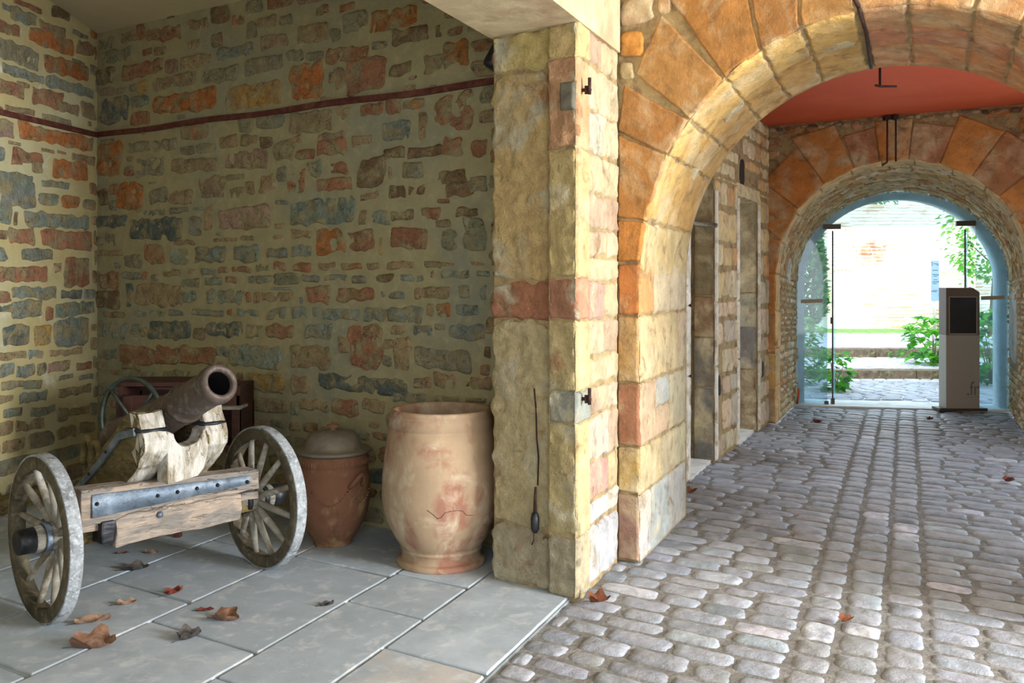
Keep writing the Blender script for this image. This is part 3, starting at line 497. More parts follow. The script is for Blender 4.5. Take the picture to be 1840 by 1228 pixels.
# flat patches painted with the shade of holes in the stonework
def hollow_shade(bc, zc, hb, hz): stone(mb, pm, rect(bc - hb, bc + hb, zc - hz, zc + hz, .01), .003, (1, 1, 1), n=3, mat=2, jit=.1, rough=0, low=0)
hollow_shade(7.95, .62, .06, .1); hollow_shade(9.84, .6, .07, .085); hollow_shade(8.85, 2.55, .11, .15)
struct(mb, 'wall_passage_left', [M_joint, M_ashlar, M_shade], 'left wall of the passage with two doorways')
for i, (b0, b1) in enumerate(((6.95, 7.76), (8.665, 9.55))):
    mb = MB(); wbox(mb, -2.5, aw(b0) + .02, b0, b1, -.03, .012); struct(mb, 'trim_%d' % (5 + i), M_white, 'pale stone threshold of a doorway')
mb = MB(); wbox(mb, 1.5, 1.9, 5.9, 6.1, -.05, 3.2); wbox(mb, 1.5, 1.9, 9.8, 10.15, -.05, 3.2); wbox(mb, 1.5, 1.9, 6.1, 9.8, 3.0, 3.2); struct(mb, 'wall_passage_right', M_joint, 'unseen right wall of the passage, opened wide to let in daylight')  # out of view; side opening made wide to brighten the passage
mb = MB(); wbox(mb, 1.5, 6, 5.9, 10.4, -.2, -.03); struct(mb, 'floor_side', M_flag)
mb = MB(); wbox(mb, -9.5, -2.02, -1.9, -1.6, -.05, 5.3); struct(mb, 'wall_light_blocker', M_mortar, 'wall added behind the camera to dim the bay')  # added out of view to cut the light from behind
# ---- far arch and tunnel
P1 = (-1.297, 11.935); P2 = (1.12, 12.762)
def VP_(s, v):      # v = length round the opening from the left floor
    ac, bc, hx, hy, z0, hh = (-.12 + .03 * s, 10.139 + (12.35 - 10.139) * s, 1.2 + .0085 * s, .4135 * s, 1.6 - .1 * s, 1.125 - .02 * s)
    if v < 1.6: x, z, nx, nzz = -1, v / 1.6 * z0, 1, 0
    elif v > 1.6 + 3.65: x, z, nx, nzz = 1, max(0, (1.6 - (v - 5.25)) / 1.6 * z0), -1, 0
    else:
        t = math.pi * (1 - (v - 1.6) / 3.65); x, z = math.cos(t), z0 + hh * math.sin(t); nx, nzz = -math.cos(t), -math.sin(t)
    return ac + hx * x, bc + hy * x, z, nx, nzz
TL = 2.1
def vm(u, v, h):
    a, b, z, nx, nz_ = VP_(u / TL, v); return W(a + nx * h, b, z + nz_ * h)
mb = MB(); VS = [i * .05 for i in range(138)]
FPR = [(VP_(0, v)[0], VP_(0, v)[2]) for v in VS][::-1]
arch_shell(mb, lambda a, z: W(a, 10.139, z), FPR, lambda a, z: W(a, 10.2, z), FPR, -1.9, 1.9, 3.3)
nS = 8
gv = [vm(TL * i / nS, v, 0) for i in range(nS + 1) for v in VS]; nv = len(VS)
mb.add(gv, [(i * nv + k, i * nv + k + 1, (i + 1) * nv + k + 1, (i + 1) * nv + k) for i in range(nS) for k in range(nv - 1)], 0)
FF = fm(10.139)
vt = [180, 162, 143, 125, 109, 97, 84, 70, 55, 40, 24, 8, 0]; inv2 = []
vc = [(176, 118, 66), (182, 126, 72), (184, 120, 60), (190, 130, 70), (168, 120, 84), (184, 124, 62), (170, 118, 84), (190, 132, 70), (172, 124, 86), (184, 126, 70), (186, 130, 74), (180, 124, 76)]
for i in range(12):
    t1, t0 = math.radians(vt[i]), math.radians(vt[i + 1]); L = (.3, .52, .5, .62, .36, .42, .38, .5, .52, .55, .5, .4)[i]
    E1 = lambda t, k=0: (-.12 + (1.2 + k) * math.cos(t), 1.6 + (1.125 + k) * math.sin(t))
    q = [E1(t1), E1(t0), E1(t0, L), E1(t1, L)]
    if i == 0: q = [E1(t1), E1(t0), (-1.45, E1(t0, .2)[1]), (-1.45, 1.6)]
    q = [(max(-1.46, x), min(3.13, z)) for x, z in q]; inv2.append(q)
    block(mb, FF, q, .016, c(*vc[i]), mat=1, rough=.003)
inv[:] = inv2
for z0, z1, cc in ((0, .35, (170, 140, 104)), (.35, .75, (190, 150, 84)), (.75, 1.15, (176, 128, 76)), (1.15, 1.6, (178, 122, 66))):
    block(mb, FF, rect(-1.46, -1.325, z0 + .003, z1 - .003), .014, c(*cc), mat=1)
rubble(mb, FF, -1.46, 1.5, 1.75, 3.15, (.08, .15), (1.3, 3), .012, lambda v: pal(random.choice([(166, 112, 76), (150, 104, 74), (176, 122, 72), (160, 124, 92)]), .14),
       ok=lambda u, v, a, b: not (inq(u, v) or inq(u - a, v) or inq(u + a, v)) and ((u + .12) / 1.25) ** 2 + (max(v - 1.6, 0) / 1.17) ** 2 > 1, mat=1, h=(.006, .02), rough=.006, jit=.09)
# ragged stones along the head of the wall
for i in range(34):
    u = -1.44 + i * .085; w = U(.03, .05); zt = 3.145 + U(-.01, .02)
    stone(mb, FF, rect(u - w, u + w, zt - U(.03, .05), zt, .008), U(.015, .03), pal(random.choice([(120, 96, 72), (170, 150, 120), (96, 76, 60), (150, 120, 96)]), .1), n=4, seg=14, mat=1, jit=.12, rough=.006)
# dressed edge of the vault then small rubble
ed = [0, .4, .8, 1.2, 1.6, 1.95, 2.3, 2.65, 3.0, 3.3, 3.6, 3.95, 4.3, 4.65, 5.0, 5.35, 5.8, 6.3, 6.85]
for i in range(18): block(mb, vm, rect(-.005, U(.24, .34), ed[i] + .003, ed[i + 1] - .003, .004), .014, c(218, 184, 130), mat=1)
vp_ = lambda v: pal(random.choice([(212, 184, 136), (196, 168, 124), (218, 198, 158), (190, 146, 98), (220, 208, 180)]), .14)
rubble(mb, vm, .3, TL, 0, 1.6, (.05, .10), (1.4, 3.4), .012, vp_, h=(.005, .025), mat=1, seg=14, rough=.006, jit=.08)
rubble(mb, vm, .3, TL, 5.25, 6.85, (.05, .10), (1.4, 3.4), .012, vp_, taken=[(1.6, 5.9, .45, .38)], h=(.005, .025), mat=1, seg=14, rough=.006, jit=.08)
rubble(mb, lambda u, v, h: vm(v, u, h), 1.6, 5.25, .3, TL, (.06, .11), (1.3, 3), .012, vp_, h=(.005, .025), mat=1, seg=14, rough=.006, jit=.08)
stone(mb, vm, rect(1.15, 2.08, 5.3, 6.25, .05), .012, lin((208, 206, 198)), n=4, seg=40, mat=1, jit=.12)
stone(mb, vm, rect(.9, 1.3, 1.55, 1.85, .05), .022, lin((206, 206, 200)), n=3, seg=20, mat=1, jit=.12)
struct(mb, 'wall_far_arch', [M_joint, M_ashlar, M_rubble], 'far round arch of orange stone with a rubble vaulted tunnel')
# plastered rim round the glass
mb = MB(); ov, iv = [], []
Gd = Vector((W(*P2) - W(*P1))).normalized(); Gn = Vector((Gd.y, -Gd.x, 0)); Gc = (W(*P1) + W(*P2)) / 2; GH = (W(*P2) - W(*P1)).length / 2
def gp(x, z, h=0): return Gc + Gd * x + ZV * z + Gn * h      # the plane of the glazed screen: x across, h towards the viewer
def rim(k, v):
    if v < 1.6: return (-GH * k, v / 1.6 * 1.5)
    if v > 5.25: return (GH * k, max(0, 1.5 - (v - 5.25) * 1.5 / 1.6))
    t = math.pi * (1 - (v - 1.6) / 3.65); return (GH * k * math.cos(t), 1.5 + (1.105 if k == 1 else 1.105 * k - .01) * math.sin(t))
kin = .92
r0 = [gp(*rim(1.1, v), -.03) for v in VS]; r1 = [gp(*rim(kin, v), -.03) for v in VS]; r2 = [gp(*rim(kin + .01, v), -.4) for v in VS]; r3 = [gp(*rim(1.25, v), -.4) for v in VS]
mb.add(r0 + r1 + r2 + r3, [(j * nv + i, j * nv + i + 1, (j + 1) * nv + i + 1, (j + 1) * nv + i) for j in range(3) for i in range(nv - 1)], 0)
struct(mb, 'trim_7', M_white, 'pale plastered rim round the glazed end of the tunnel')
# ---- floors
mb = MB(); wbox(mb, -8, -1.535, -2.5, 4.7, -.12, -.006, 0)
flm = lambda u, v, h: W(u, v, h)
cols_ = [(-1.537, -2.055), (-2.055, -2.515), (-2.515, -3.2), (-3.2, -3.85), (-3.85, -4.5), (-4.5, -5.2), (-5.2, -5.9), (-5.9, -6.6), (-6.6, -7.3)]
jb = [[-1, .6, 2.0, 3.09, 4.6], [-1, .9, 2.5, 3.44, 3.9, 4.6], [-1, .5, 1.7, 2.75, 3.83, 4.6], [-1, .8, 2.1, 3.0, 3.8, 4.6]]
for i, (a1, a0) in enumerate(cols_):
    js = jb[i] if i < 4 else [-1, U(.2, .8), U(1.3, 1.8), U(2.4, 2.9), U(3.4, 3.8), 4.6]
    for k in range(len(js) - 1):
        cc = (170, 181, 192) if not (i == 0 and k == 2) else (184, 178, 172)
        dj = U(-8, 8); cc = tuple(x + dj for x in cc)
        block(mb, flm, [(a0 + .006, js[k] + .006), (a1 - .006, js[k] + .006 + U(0, .02)), (a1 - .006, js[k + 1] - .006), (a0 + .006, js[k + 1] - .006)], .0035, pal(cc, .03), e=.006, rough=.0015, fr=2, res=.09, edge=.004, mat=1, low=-.01)
struct(mb, 'floor', [M_fjoint, M_flag], 'blue grey flagstone floor of the bay')
mb = MB(); wbox(mb, -1.535, 7.5, -2.5, 5.85, -.2, -.018, 0); wbox(mb, -1.65, 1.5, 5.85, 12.9, -.2, -.018, 0)
CP = [(146, 154, 164), (136, 144, 154), (154, 162, 173), (144, 148, 151), (164, 172, 182), (130, 137, 144), (148, 152, 156)]
def pc(): return pal(random.choice(CP) if rnd() > .04 else (196, 198, 208), .09)
def cob(a0, a1, b0, b1, hh=0):
    q = rect(a0 + .003, a1 - .003, b0 + .003, b1 - .003, .009)
    z = -.010 + U(-.005, .005) + hh
    stone(mb, lambda u, v, h: W(u, v, h - .030), q, .030 + z, pc(), n=U(4.5, 8), seg=32, e=.026, jit=.05, bul=U(.001, .006), rough=.0016, mat=1, low=-.005)
ca = [-.46, -.29, -.105, .075]
for k in range(3):
    b = .6 + U(0, .2)
    while b < 12.4:
        d = U(.15, .24); cob(ca[k], ca[k + 1], b, b + d); b += d
def row_side(left, a_out, b_lo, b_hi):
    b = b_lo
    while b < b_hi:
        d = U(.125, .17); a = ca[0] if left else ca[3]
        bend = lambda x: .05 * math.sin((x + 1.5) * 1.3 + b * .4) - .05 * math.sin(((ca[0] if left else ca[3]) + 1.5) * 1.3 + b * .4)
        if left:
            lim = a_out(b)
            while a > lim + .07:
                w = min(U(.18, .34), a - lim); s = bend(a - w / 2); cob(a - w, a, b + s, b + s + d); a -= w
        else:
            lim = a_out(b)
            while a < lim - .05:
                w = min(U(.18, .34), max(.1, lim - a)); s = bend(a + w / 2); cob(a, a + w, b + s, b + s + d); a += w
        b += d
row_side(True, lambda b: -1.535 if b < 4.75 else (-1.42 if b < 5.85 else -1.62), .6, 11.75)
row_side(False, lambda b: 2.8 if b < 4.7 else (1.2 if b < 5.85 else 1.5 if b < 10.1 else 1.2), .6, 12.3)
struct(mb, 'floor_cobbled', [M_dirt, M_cobble], 'grey cobbled floor of the passage')
mb = MB(); hexa(mb, [gp(-1.3, -.05, .0), gp(1.3, -.05, .0), gp(1.3, -.05, .2), gp(-1.3, -.05, .2), gp(-1.3, .006, .0), gp(1.3, .006, .0), gp(1.3, .006, .2), gp(-1.3, .006, .2)])
hexa(mb, [gp(-1.6, -.05, -.45), gp(1.6, -.05, -.45), gp(1.6, -.05, .0), gp(-1.6, -.05, .0), gp(-1.6, .004, -.45), gp(1.6, .004, -.45), gp(1.6, .004, .0), gp(-1.6, .004, .0)])
struct(mb, 'trim_8', M_white, 'pale stone threshold under the glass screen')

# ================================================================== OBJECTS
M_grey_wood = mat('weathered_grey_wood', (128, 124, 114), (96, 88, 74), (166, 164, 156), s2=3, s3=8, stretch=(1, 6, 6), mott=.25, bump=.7, bs=20, bd=.008)
M_rim = mat('dark_felloe_wood', (92, 84, 66), (60, 54, 42), (120, 112, 92), s2=5, s3=20, mott=.3, bump=.6, bs=30, bd=.006)
M_tyre = mat('worn_zinc_tyre', (150, 156, 160), (104, 108, 110), (190, 196, 200), s2=14, s3=60, mott=.3, ms=50, bump=.8, bs=90, bd=.004, rough=.6, spec=.4)
M_spoke = mat('pale_spoke_wood', (140, 136, 124), (112, 102, 84), (170, 168, 160), s2=6, s3=18, mott=.2, bump=.3)
M_white_wood = mat('bleached_cracked_wood', (212, 208, 198), (158, 146, 122), (120, 108, 88), s2=5, f2=(.42, .6), s3=12, f3=(.6, .75), stretch=(4, 1.2, 1.2), mott=.3, ms=12, bump=1, bs=16, bd=.02, crack=(6, .014, (60, 52, 42)))
M_olive_wood = mat('dark_olive_wood', (112, 98, 62), (80, 70, 44), (140, 124, 80), s2=4, s3=10, stretch=(1, .6, 3), mott=.3, bump=.9, bs=20, bd=.015, crack=(4, .012, (40, 32, 20)))
M_beam_wood = mat('pinkish_worn_beam', (176, 160, 144), (140, 134, 126), (186, 148, 110), s2=4, f2=(.45, .55), s3=5, f3=(.58, .7), stretch=(.6, 3, 3), mott=.34, ms=12, bump=1, bs=14, bd=.025, crack=(3, .010, (60, 48, 38)))
M_iron = mat('blackened_iron', (44, 46, 50), (64, 64, 68), s2=20, mott=.3, rough=.45, metal=.6, bump=.4, bs=40, bd=.004)
M_sheet = mat('blue_grey_sheet_iron', (98, 112, 126), (126, 138, 150), (74, 84, 94), s2=9, s3=20, mott=.2, rough=.42, metal=.35, bump=.7, bs=9, bd=.012)
M_gun = mat('rusty_cast_iron', (86, 74, 66), (70, 60, 52), (116, 108, 106), s2=6, s3=24, mott=.25, ms=20, rough=.6, metal=.25, bump=.4, bs=40, bd=.004)
M_bore = mat('bore_black', (10, 9, 9), mott=.1, rough=1, spec=0)
M_jar = mat('pale_terracotta', (166, 142, 114), (148, 106, 86), (190, 174, 148), s2=3.4, f2=(.5, .6), s3=7, f3=(.5, .7), mott=.14, bump=.3, bs=30, bd=.004, stretch=(1, 1, .7))
M_jar_red = mat('reddish_fired_clay', (126, 88, 66), (156, 128, 92), (104, 74, 56), s2=3.6, f2=(.5, .6), s3=8, mott=.15, bump=.3, bs=30, bd=.004)
M_lid = mat('grey_glazed_clay', (104, 98, 88), (124, 116, 100), s2=6, mott=.15, rough=.5, bump=.2)
M_brownwood = mat('red_brown_painted_wood', (58, 36, 30), (76, 46, 36), s2=6, stretch=(1, 1, 4), mott=.25, rough=.6, bump=.3)
M_green = mat('dark_green_iron', (56, 66, 60), (74, 84, 78), s2=12, mott=.2, rough=.4, metal=.3)
M_rust = mat('rusted_dark_iron', (52, 38, 32), (78, 52, 40), s2=20, mott=.4, rough=.8, metal=.2, bump=.6, bs=60, bd=.004)
M_leafs = [mat('dead_leaf_' + n, c, c2_, s2=20, mott=.25, ms=40, bump=.4, bs=50, bd=.004, rough=.75) for n, c, c2_ in
           (('brown', (116, 84, 66), (142, 108, 86)), ('red', (108, 50, 40), (130, 70, 52)), ('dark', (66, 62, 60), (88, 82, 76)), ('tan', (160, 132, 110), (128, 98, 78)), ('orange', (118, 68, 42), (84, 48, 36)))]
def leafmat(name, c, c2_, trans=.5):
    m = mat(name, c, c2_, s2=4, mott=.2, bump=.1, rough=.5); t = m.node_tree; b = t.nodes['Principled BSDF']
    tr = N(t, 'ShaderNodeBsdfTranslucent'); tr.inputs[0].default_value = lin(tuple(min(255, x * 1.25) for x in c)) + (1,)
    ad = N(t, 'ShaderNodeMixShader'); ad.inputs[0].default_value = trans; out = [n for n in t.nodes if n.type == 'OUTPUT_MATERIAL'][0]
    t.links.new(b.outputs[0], ad.inputs[1]); t.links.new(tr.outputs[0], ad.inputs[2]); t.links.new(ad.outputs[0], out.inputs[0]); return m
M_fol = leafmat('bright_green_leaf', (84, 150, 44), (54, 120, 34)); M_fol2 = leafmat('deep_green_leaf', (48, 100, 48), (70, 130, 60)); M_cyp = leafmat('soft_green_needles', (96, 142, 84), (124, 164, 104))
M_bark = mat('tree_bark', (120, 108, 90), mott=.3)

# ---------------------------------------------------------------- cannon
CA = Vector((.694, .720, 0)).normalized(); CY = Vector((-CA.y, CA.x, 0))
CM = Matrix(((CA.x, CY.x, 0, -1.725), (CA.y, CY.y, 0, 4.67), (0, 0, 1, 0), (0, 0, 0, 1)))
can = empty('cannon', None, 'old field cannon on a bleached wooden two-wheeled carriage', 'cannon', M=CM)
# barrel: axis in the plane x = 0 ; d = -y
def barrel_M():
    d = Vector((0, -.934, .358)).normalized(); x = Vector((1, 0, 0)); y = d.cross(x)
    m = Matrix.Identity(4)
    for i in range(3): m[i][0], m[i][1], m[i][2] = x[i], y[i], d[i]
    m.translation = Vector((0, -.565, 1.078)); return m
BM_ = barrel_M()
mb = MB()
lathe(mb, [(.0, -.33), (.054, -.33), (.056, -.02), (.058, -.004), (.066, .004), (.078, .002), (.089, -.012), (.0925, -.035), (.091, -.06), (.085, -.08), (.084, -.12), (.085, -.22), (.088, -.315), (.088, -.325), (.096, -.333),
           (.098, -.345), (.094, -.357), (.084, -.365), (.086, -.40), (.096, -.60), (.104, -.80), (.112, -1.02), (.124, -1.04), (.126, -1.08), (.112, -1.10), (.09, -1.13), (.05, -1.15), (.025, -1.17), (.022, -1.19), (.036, -1.205), (.042, -1.23), (.03, -1.26), (0, -1.27)], 48, BM_)
brl = mb.build('barrel', M_gun, can); tag(brl, 'rust brown cast iron barrel')
mb = MB(); lathe(mb, [(.0, -.325), (.0535, -.325), (.0555, -.02), (.053, -.02), (.051, -.32), (0, -.32)], 40, BM_); mb.build('bore', M_bore, brl)
mb = MB(); tube(mb, [(-.17, -.13, .86), (.17, -.13, .86)], .03, 16); mb.build('trunnion', M_gun, can)
# cheeks
CH = [(-.12, .925), (-.20, .925), (-.235, .86), (-.275, .80), (-.268, .745), (-.20, .675), (-.10, .60), (-.02, .54), (.35, .30), (.75, .10), (1.15, .0), (1.30, .0), (1.30, .05), (1.18, .12), (.75, .36), (.3, .655), (.10, .78), (.0, .86)]
for x0, x1, lb in ((-.215, -.095, 'dark olive left cheek with a bleached cracked nose'), (.095, .205, 'bleached cracked right cheek')):
    mb = MB(); prism(mb, CH, x0, x1, .008, 0, M=None, rough=.009, seed=x0 * 9, cuts=2)
    # front-facing surfaces are bleached end grain, the long sides stay dark
    for i, f in enumerate(mb.f):
        p = [Vector(mb.v[k]) for k in f]; nrm = (p[1] - p[0]).cross(p[2] - p[0])
        if nrm.length > 0 and (nrm.normalized().y < -.45 and sum(q.y for q in p) / len(p) < .0): mb.m[i] = 1
        if sum(q.y for q in p) / len(p) < -.14 and rnd() < .5: mb.m[i] = 1
    tag(mb.build('cheek', [M_olive_wood, M_white_wood], can), lb)
# transom with the scoop for the barrel
sc_ = []
for i in range(13):
    t = math.pi + math.pi * i / 12; sc_.append((.072 * math.cos(t) + .004, .815 + .062 * math.sin(t)))
tr = [(-.10, .835)] + sc_ + [(.10, .835), (.10, .70), (.085, .64), (.05, .605), (-.10, .585)]
mb = MB(); RX = Matrix(((0, 1, 0, 0), (1, 0, 0, 0), (0, 0, 1, 0), (0, 0, 0, 1)))
prism(mb, tr, -.262, -.15, .006, 0, M=RX, rough=.006, seed=4, cuts=2)
mb.build('transom', M_white_wood, can)
for sx_ in (-1, 1):
    mb = MB(); x0, x1 = (-.222, -.088) if sx_ < 0 else (.088, .212)
    pts = [(x0, .0, .80), (x0, -.10, .838), (x0, -.20, .845), (x0 + .012, -.243, .842), (x1 - .012, -.243, .842), (x1, -.20, .845)]
    tube(mb, pts, .011, 8)
    mb.build('capsquare_band', M_iron, can)
mb = MB()          # iron strap running down the left cheek to the trail
for i in range(10):
    pass
def flat(mb, pts, w, th, side=Vector((0, 0, 1))):
    vs = []
    for i, p in enumerate(pts):
        p = Vector(p); d = (Vector(pts[min(i + 1, len(pts) - 1)]) - Vector(pts[max(i - 1, 0)])).normalized(); n = d.cross(Vector((1, 0, 0))).normalized()
        vs += [p + n * w / 2, p - n * w / 2, p - n * w / 2 + Vector((-th, 0, 0)), p + n * w / 2 + Vector((-th, 0, 0))]
    fs = [(4 * i + a, 4 * i + b, 4 * i + 4 + b, 4 * i + 4 + a) for i in range(len(pts) - 1) for a, b in ((0, 1), (1, 2), (2, 3), (3, 0))] + [(0, 3, 2, 1), tuple(4 * (len(pts) - 1) + k for k in range(4))]
    mb.add(vs, fs, 0, (1, 1, 1), False)
flat(mb, [(-.224, -.20, .838), (-.224, -.03, .80), (-.224, .2, .635), (-.224, .55, .42), (-.224, .9, .21)], .035, .012)
strap = mb.build('strap', M_sheet, can)
for y, z in ((.1, .71), (.3, .575), (.5, .45)):
    mb = MB(); lathe(mb, [(0, .008), (.007, .006), (.009, 0)], 10, Matrix.Translation((-.238, y, z)) @ Matrix.Rotation(-math.pi / 2, 4, 'Y')); mb.build('rivet', M_iron, strap)
for k, (yy, rr_) in enumerate(((.30, .13), (.40, .145))):
    mb = MB(); pts = [(-.15 + .0 * t, yy + .055 * math.cos(t) - .02, .60 + rr_ * math.sin(t)) for t in [math.pi * i / 12 for i in range(13)]]
    tube(mb, [(p[0] - .06, p[1], p[2]) for p in pts], .018, 8); mb.build('curved_brace', M_olive_wood, can)
# axle tree and the iron-plated beams
mb = MB(); beam(mb, (-.47, -.055, .325), (.47, .06, .43), .008, .004, 10, M=None); mb.build('axle', M_olive_wood, can)
mb = MB(); tube(mb, [(-.66, 0, .375), (.66, 0, .375)], .022, 14); mb.build('axle_pin', M_iron, can)
mb = MB()
def tilt(co): co.z += .02 * (.46 - abs(co.x)) * 0 - .018 * (co.x / .46) * (1 if co.z > .5 else -1); return co
beam(mb, (-.45, -.145, .445), (.45, -.03, .578), .007, .006, 14, taper=tilt)
pb = mb.build('iron_faced_beam', M_beam_wood, can)
mb = MB(); nP = 40
vs = []
for j, z in enumerate((.478, .482, .55, .554)):
    for i in range(nP + 1):
        x = -.405 + .80 * i / nP; k = z - .018 * (x / .46) * (1 if z > .5 else -1)
        dimp = .006 * mnoise.noise(Vector((x * 9, z * 8, 2))) + (.004 if abs(x + .12) < .012 or abs(x - .26) < .012 else 0)
        vs.append((x, -.149 - (0 if j in (0, 3) else .006) - dimp, k))
mb.add(vs, [(j * (nP + 1) + i, j * (nP + 1) + i + 1, (j + 1) * (nP + 1) + i + 1, (j + 1) * (nP + 1) + i) for j in range(3) for i in range(nP)])
pl_ = mb.build('iron_plate', M_sheet, can)
for x in (-.385, -.10, 0.0, .10, .21, .375):
    mb = MB(); lathe(mb, [(0, .012), (.006, .010), (.009, .004), (.010, -.002)], 10, Matrix.Translation((x, -.156, .518 + .01 * math.sin(x * 30))) @ Matrix.Rotation(math.pi / 2, 4, 'X')); mb.build('nail', M_iron, pl_)
mb = MB(); beam(mb, (-.30, -.165, .322), (.335, -.04, .455), .010, .012, 12, seed=3, taper=lambda co: Vector((co.x, co.y, co.z - (.014 * (co.x < -.28)) + .0 * co.x)))
lb_ = mb.build('lower_beam', M_beam_wood, can)
mb = MB(); lathe(mb, [(0, .016), (.013, .015), (.016, .008), (.016, 0)], 6, Matrix.Translation((-.095, -.166, .428)) @ Matrix.Rotation(math.pi / 2, 4, 'X')); mb.build('bolt', M_sheet, lb_)
mb = MB(); beam(mb, (-.365, -.16, .335), (-.30, -.05, .44), .01, .01, 3); mb.build('end_block', M_iron, can)
mb = MB(); beam(mb, (-.50, -.12, .395), (-.36, -.02, .435), .006, .004, 4); mb.build('bolster_tenon', M_beam_wood, can)
mb = MB(); beam(mb, (.33, -.11, .40), (.47, -.02, .44), .006, .004, 4); mb.build('bolster_tenon', M_beam_wood, can)
# wheels
def make_wheel(side):
    e = empty('wheel', (0.0, 0, 0), None, None); e.parent = can
    e.location = (side * .50, 0, .377)
    o_ = side            # outwards
    R = .377
    mb = MB(); lathe(mb, [(.312, .028), (.364, .028), (.366, .03), (.366, .088), (.364, .09), (.312, .09), (.309, .087), (.309, .031)], 64, Matrix.Rotation(math.pi / 2, 4, 'Y') if side > 0 else Matrix.Rotation(-math.pi / 2, 4, 'Y'), close=True, wob=.002)
    mb.build('felloe', M_rim, e)
    mb = MB(); lathe(mb, [(.3665, .030), (.3765, .031), (.378, .034), (.378, .084), (.3765, .087), (.3665, .088)], 64, Matrix.Rotation(math.pi / 2 * side, 4, 'Y'), close=True, wob=.0015)
    tag(mb.build('tyre', M_tyre, e), 'pitted pale grey tyre')
    for k in range(12):
        t = 2 * math.pi * (k + .35) / 12; d = Vector((0, math.cos(t), math.sin(t)))
        pts = [d * .04 + Vector((0, 0, 0)), d * .07 + Vector((.004 * side, 0, 0)), d * .12 + Vector((.012 * side, 0, 0)), d * .2 + Vector((.03 * side, 0, 0)), d * .27 + Vector((.045 * side, 0, 0)), d * .318 + Vector((.056 * side, 0, 0))]
        mb = MB(); tube(mb, pts, [.014, .016, .019, .0175, .0155, .014], 10); mb.build('spoke', M_spoke, e)
    Rm = Matrix.Rotation(math.pi / 2 * side, 4, 'Y')
    mb = MB(); lathe(mb, [(0, -.14), (.028, -.14), (.03, -.135), (.052, -.125), (.058, -.05), (.064, -.03), (.066, .03), (.060, .035), (.058, .07), (.062, .072), (.062, .10), (.056, .104), (0, .104)], 32, Rm)
    hb = mb.build('hub', M_grey_wood, e); hb = e
    mb = MB(); lathe(mb, [(.030, .175), (.050, .175), (.056, .170), (.058, .10), (.052, .10), (.05, .15), (.034, .16), (.028, .13), (0, .125)], 32, Rm); mb.build('hub_cap', M_iron, hb)
    for z0 in (.040, -.06):
        mb = MB(); lathe(mb, [(.058, z0), (.068, z0), (.069, z0 + .004), (.069, z0 + .02), (.068, z0 + .024), (.058, z0 + .024)], 32, Rm, close=True); mb.build('hub_band', M_iron if side > 0 else M_sheet, hb)
    mb = MB(); tube(mb, [(.165 * side, 0, -.02), (.165 * side, 0, .02)], .006, 6); mb.build('linchpin', M_rust, hb)
    return e
make_wheel(-1); make_wheel(1)

# ---------------------------------------------------------------- jars
jar = empty('storage_jar', (-.386, 5.165, 0.0), 'tall pale terracotta storage jar without a lid, standing beside the pier', 'jar')
mb = MB()
lathe(mb, [(.0, .0), (.234, .0), (.241, .007), (.243, .018), (.239, .030), (.226, .036), (.218, .037), (.215, .044), (.213, .078), (.218, .082), (.222, .088), (.219, .094), (.213, .098), (.222, .106), (.246, .14), (.272, .19), (.296, .245), (.312, .30), (.321, .36), (.322, .42), (.317, .50), (.309, .58),
           (.300, .64), (.292, .70), (.286, .735), (.281, .740), (.281, .746), (.285, .750), (.281, .79), (.277, .800), (.279, .803), (.277, .808), (.272, .812), (.274, .82), (.275, .83), (.268, .840), (.256, .842), (.244, .836), (.238, .82), (.245, .76), (.27, .60), (.29, .4), (.26, .2), (.19, .1), (0, .08)], 72, wob=.002)
# hairline crack round the belly
pts = []
for i, (t, z) in enumerate(((-1.72, .36), (-1.66, .345), (-1.60, .33), (-1.56, .315), (-1.50, .32), (-1.44, .345), (-1.36, .352), (-1.25, .355), (-1.15, .35), (-1.08, .325), (-.95, .318))):
    r = .321 + (.0 if z > .3 else -.008) + (.0015); r = float(np.interp(z, [.3, .36, .42], [.3125, .3215, .3225])); pts.append((r * math.cos(t), r * math.sin(t), z))
tube(mb, pts, .0012, 5, 1)
mb.build('jar_body', [M_jar, M_rust], jar)
jar2 = empty('lidded_jar', (-1.047, 5.53, 0.0), 'round bellied reddish clay jar with a domed grey lid, left of the tall pale jar', 'jar')
mb = MB()
lathe(mb, [(0, 0), (.108, 0), (.112, .005), (.112, .014), (.110, .02), (.128, .045), (.153, .085), (.178, .13), (.199, .184), (.210, .24), (.2165, .30), (.215, .36), (.209, .42), (.204, .455), (.203, .47), (.208, .475), (.208, .505), (.200, .512), (.204, .525), (.196, .53), (.186, .525), (.19, .4), (.18, .2), (0, .1)], 60)
for k in range(60):        # notched band under the rim
    t = 2 * math.pi * k / 60; beam(mb, (-.0035, -.004, -.013), (.0035, .005, .013), 0, M=Matrix.Rotation(t, 4, 'Z') @ Matrix.Translation((0, .207, .49)))
jb_ = mb.build('jar_body', M_jar_red, jar2)
mb = MB()
for t0 in (-2.9, -1.95, -1.0, -.05, .9, 1.85):
    for i in range(15):
        s = i / 14; t = t0 + .95 * s; z = .34 - .075 * math.sin(math.pi * s); r = float(np.interp(z, [.184, .24, .30, .36], [.194, .210, .2165, .215])) + .001
        bm = bmesh.new(); bmesh.ops.create_icosphere(bm, subdivisions=1, radius=.006); mb.addbm(bm, 0, smooth=True, M=Matrix.Translation((r * math.cos(t), r * math.sin(t), z)))
mb.build('garland_relief', M_jar_red, jb_)['kind'] = 'stuff'
mb = MB()
for i in range(90):
    t = 2 * math.pi * i / 90; z = .215; bm = bmesh.new(); bmesh.ops.create_icosphere(bm, subdivisions=1, radius=.004); mb.addbm(bm, 0, smooth=True, M=Matrix.Translation((.203 * math.cos(t), .203 * math.sin(t), z)))
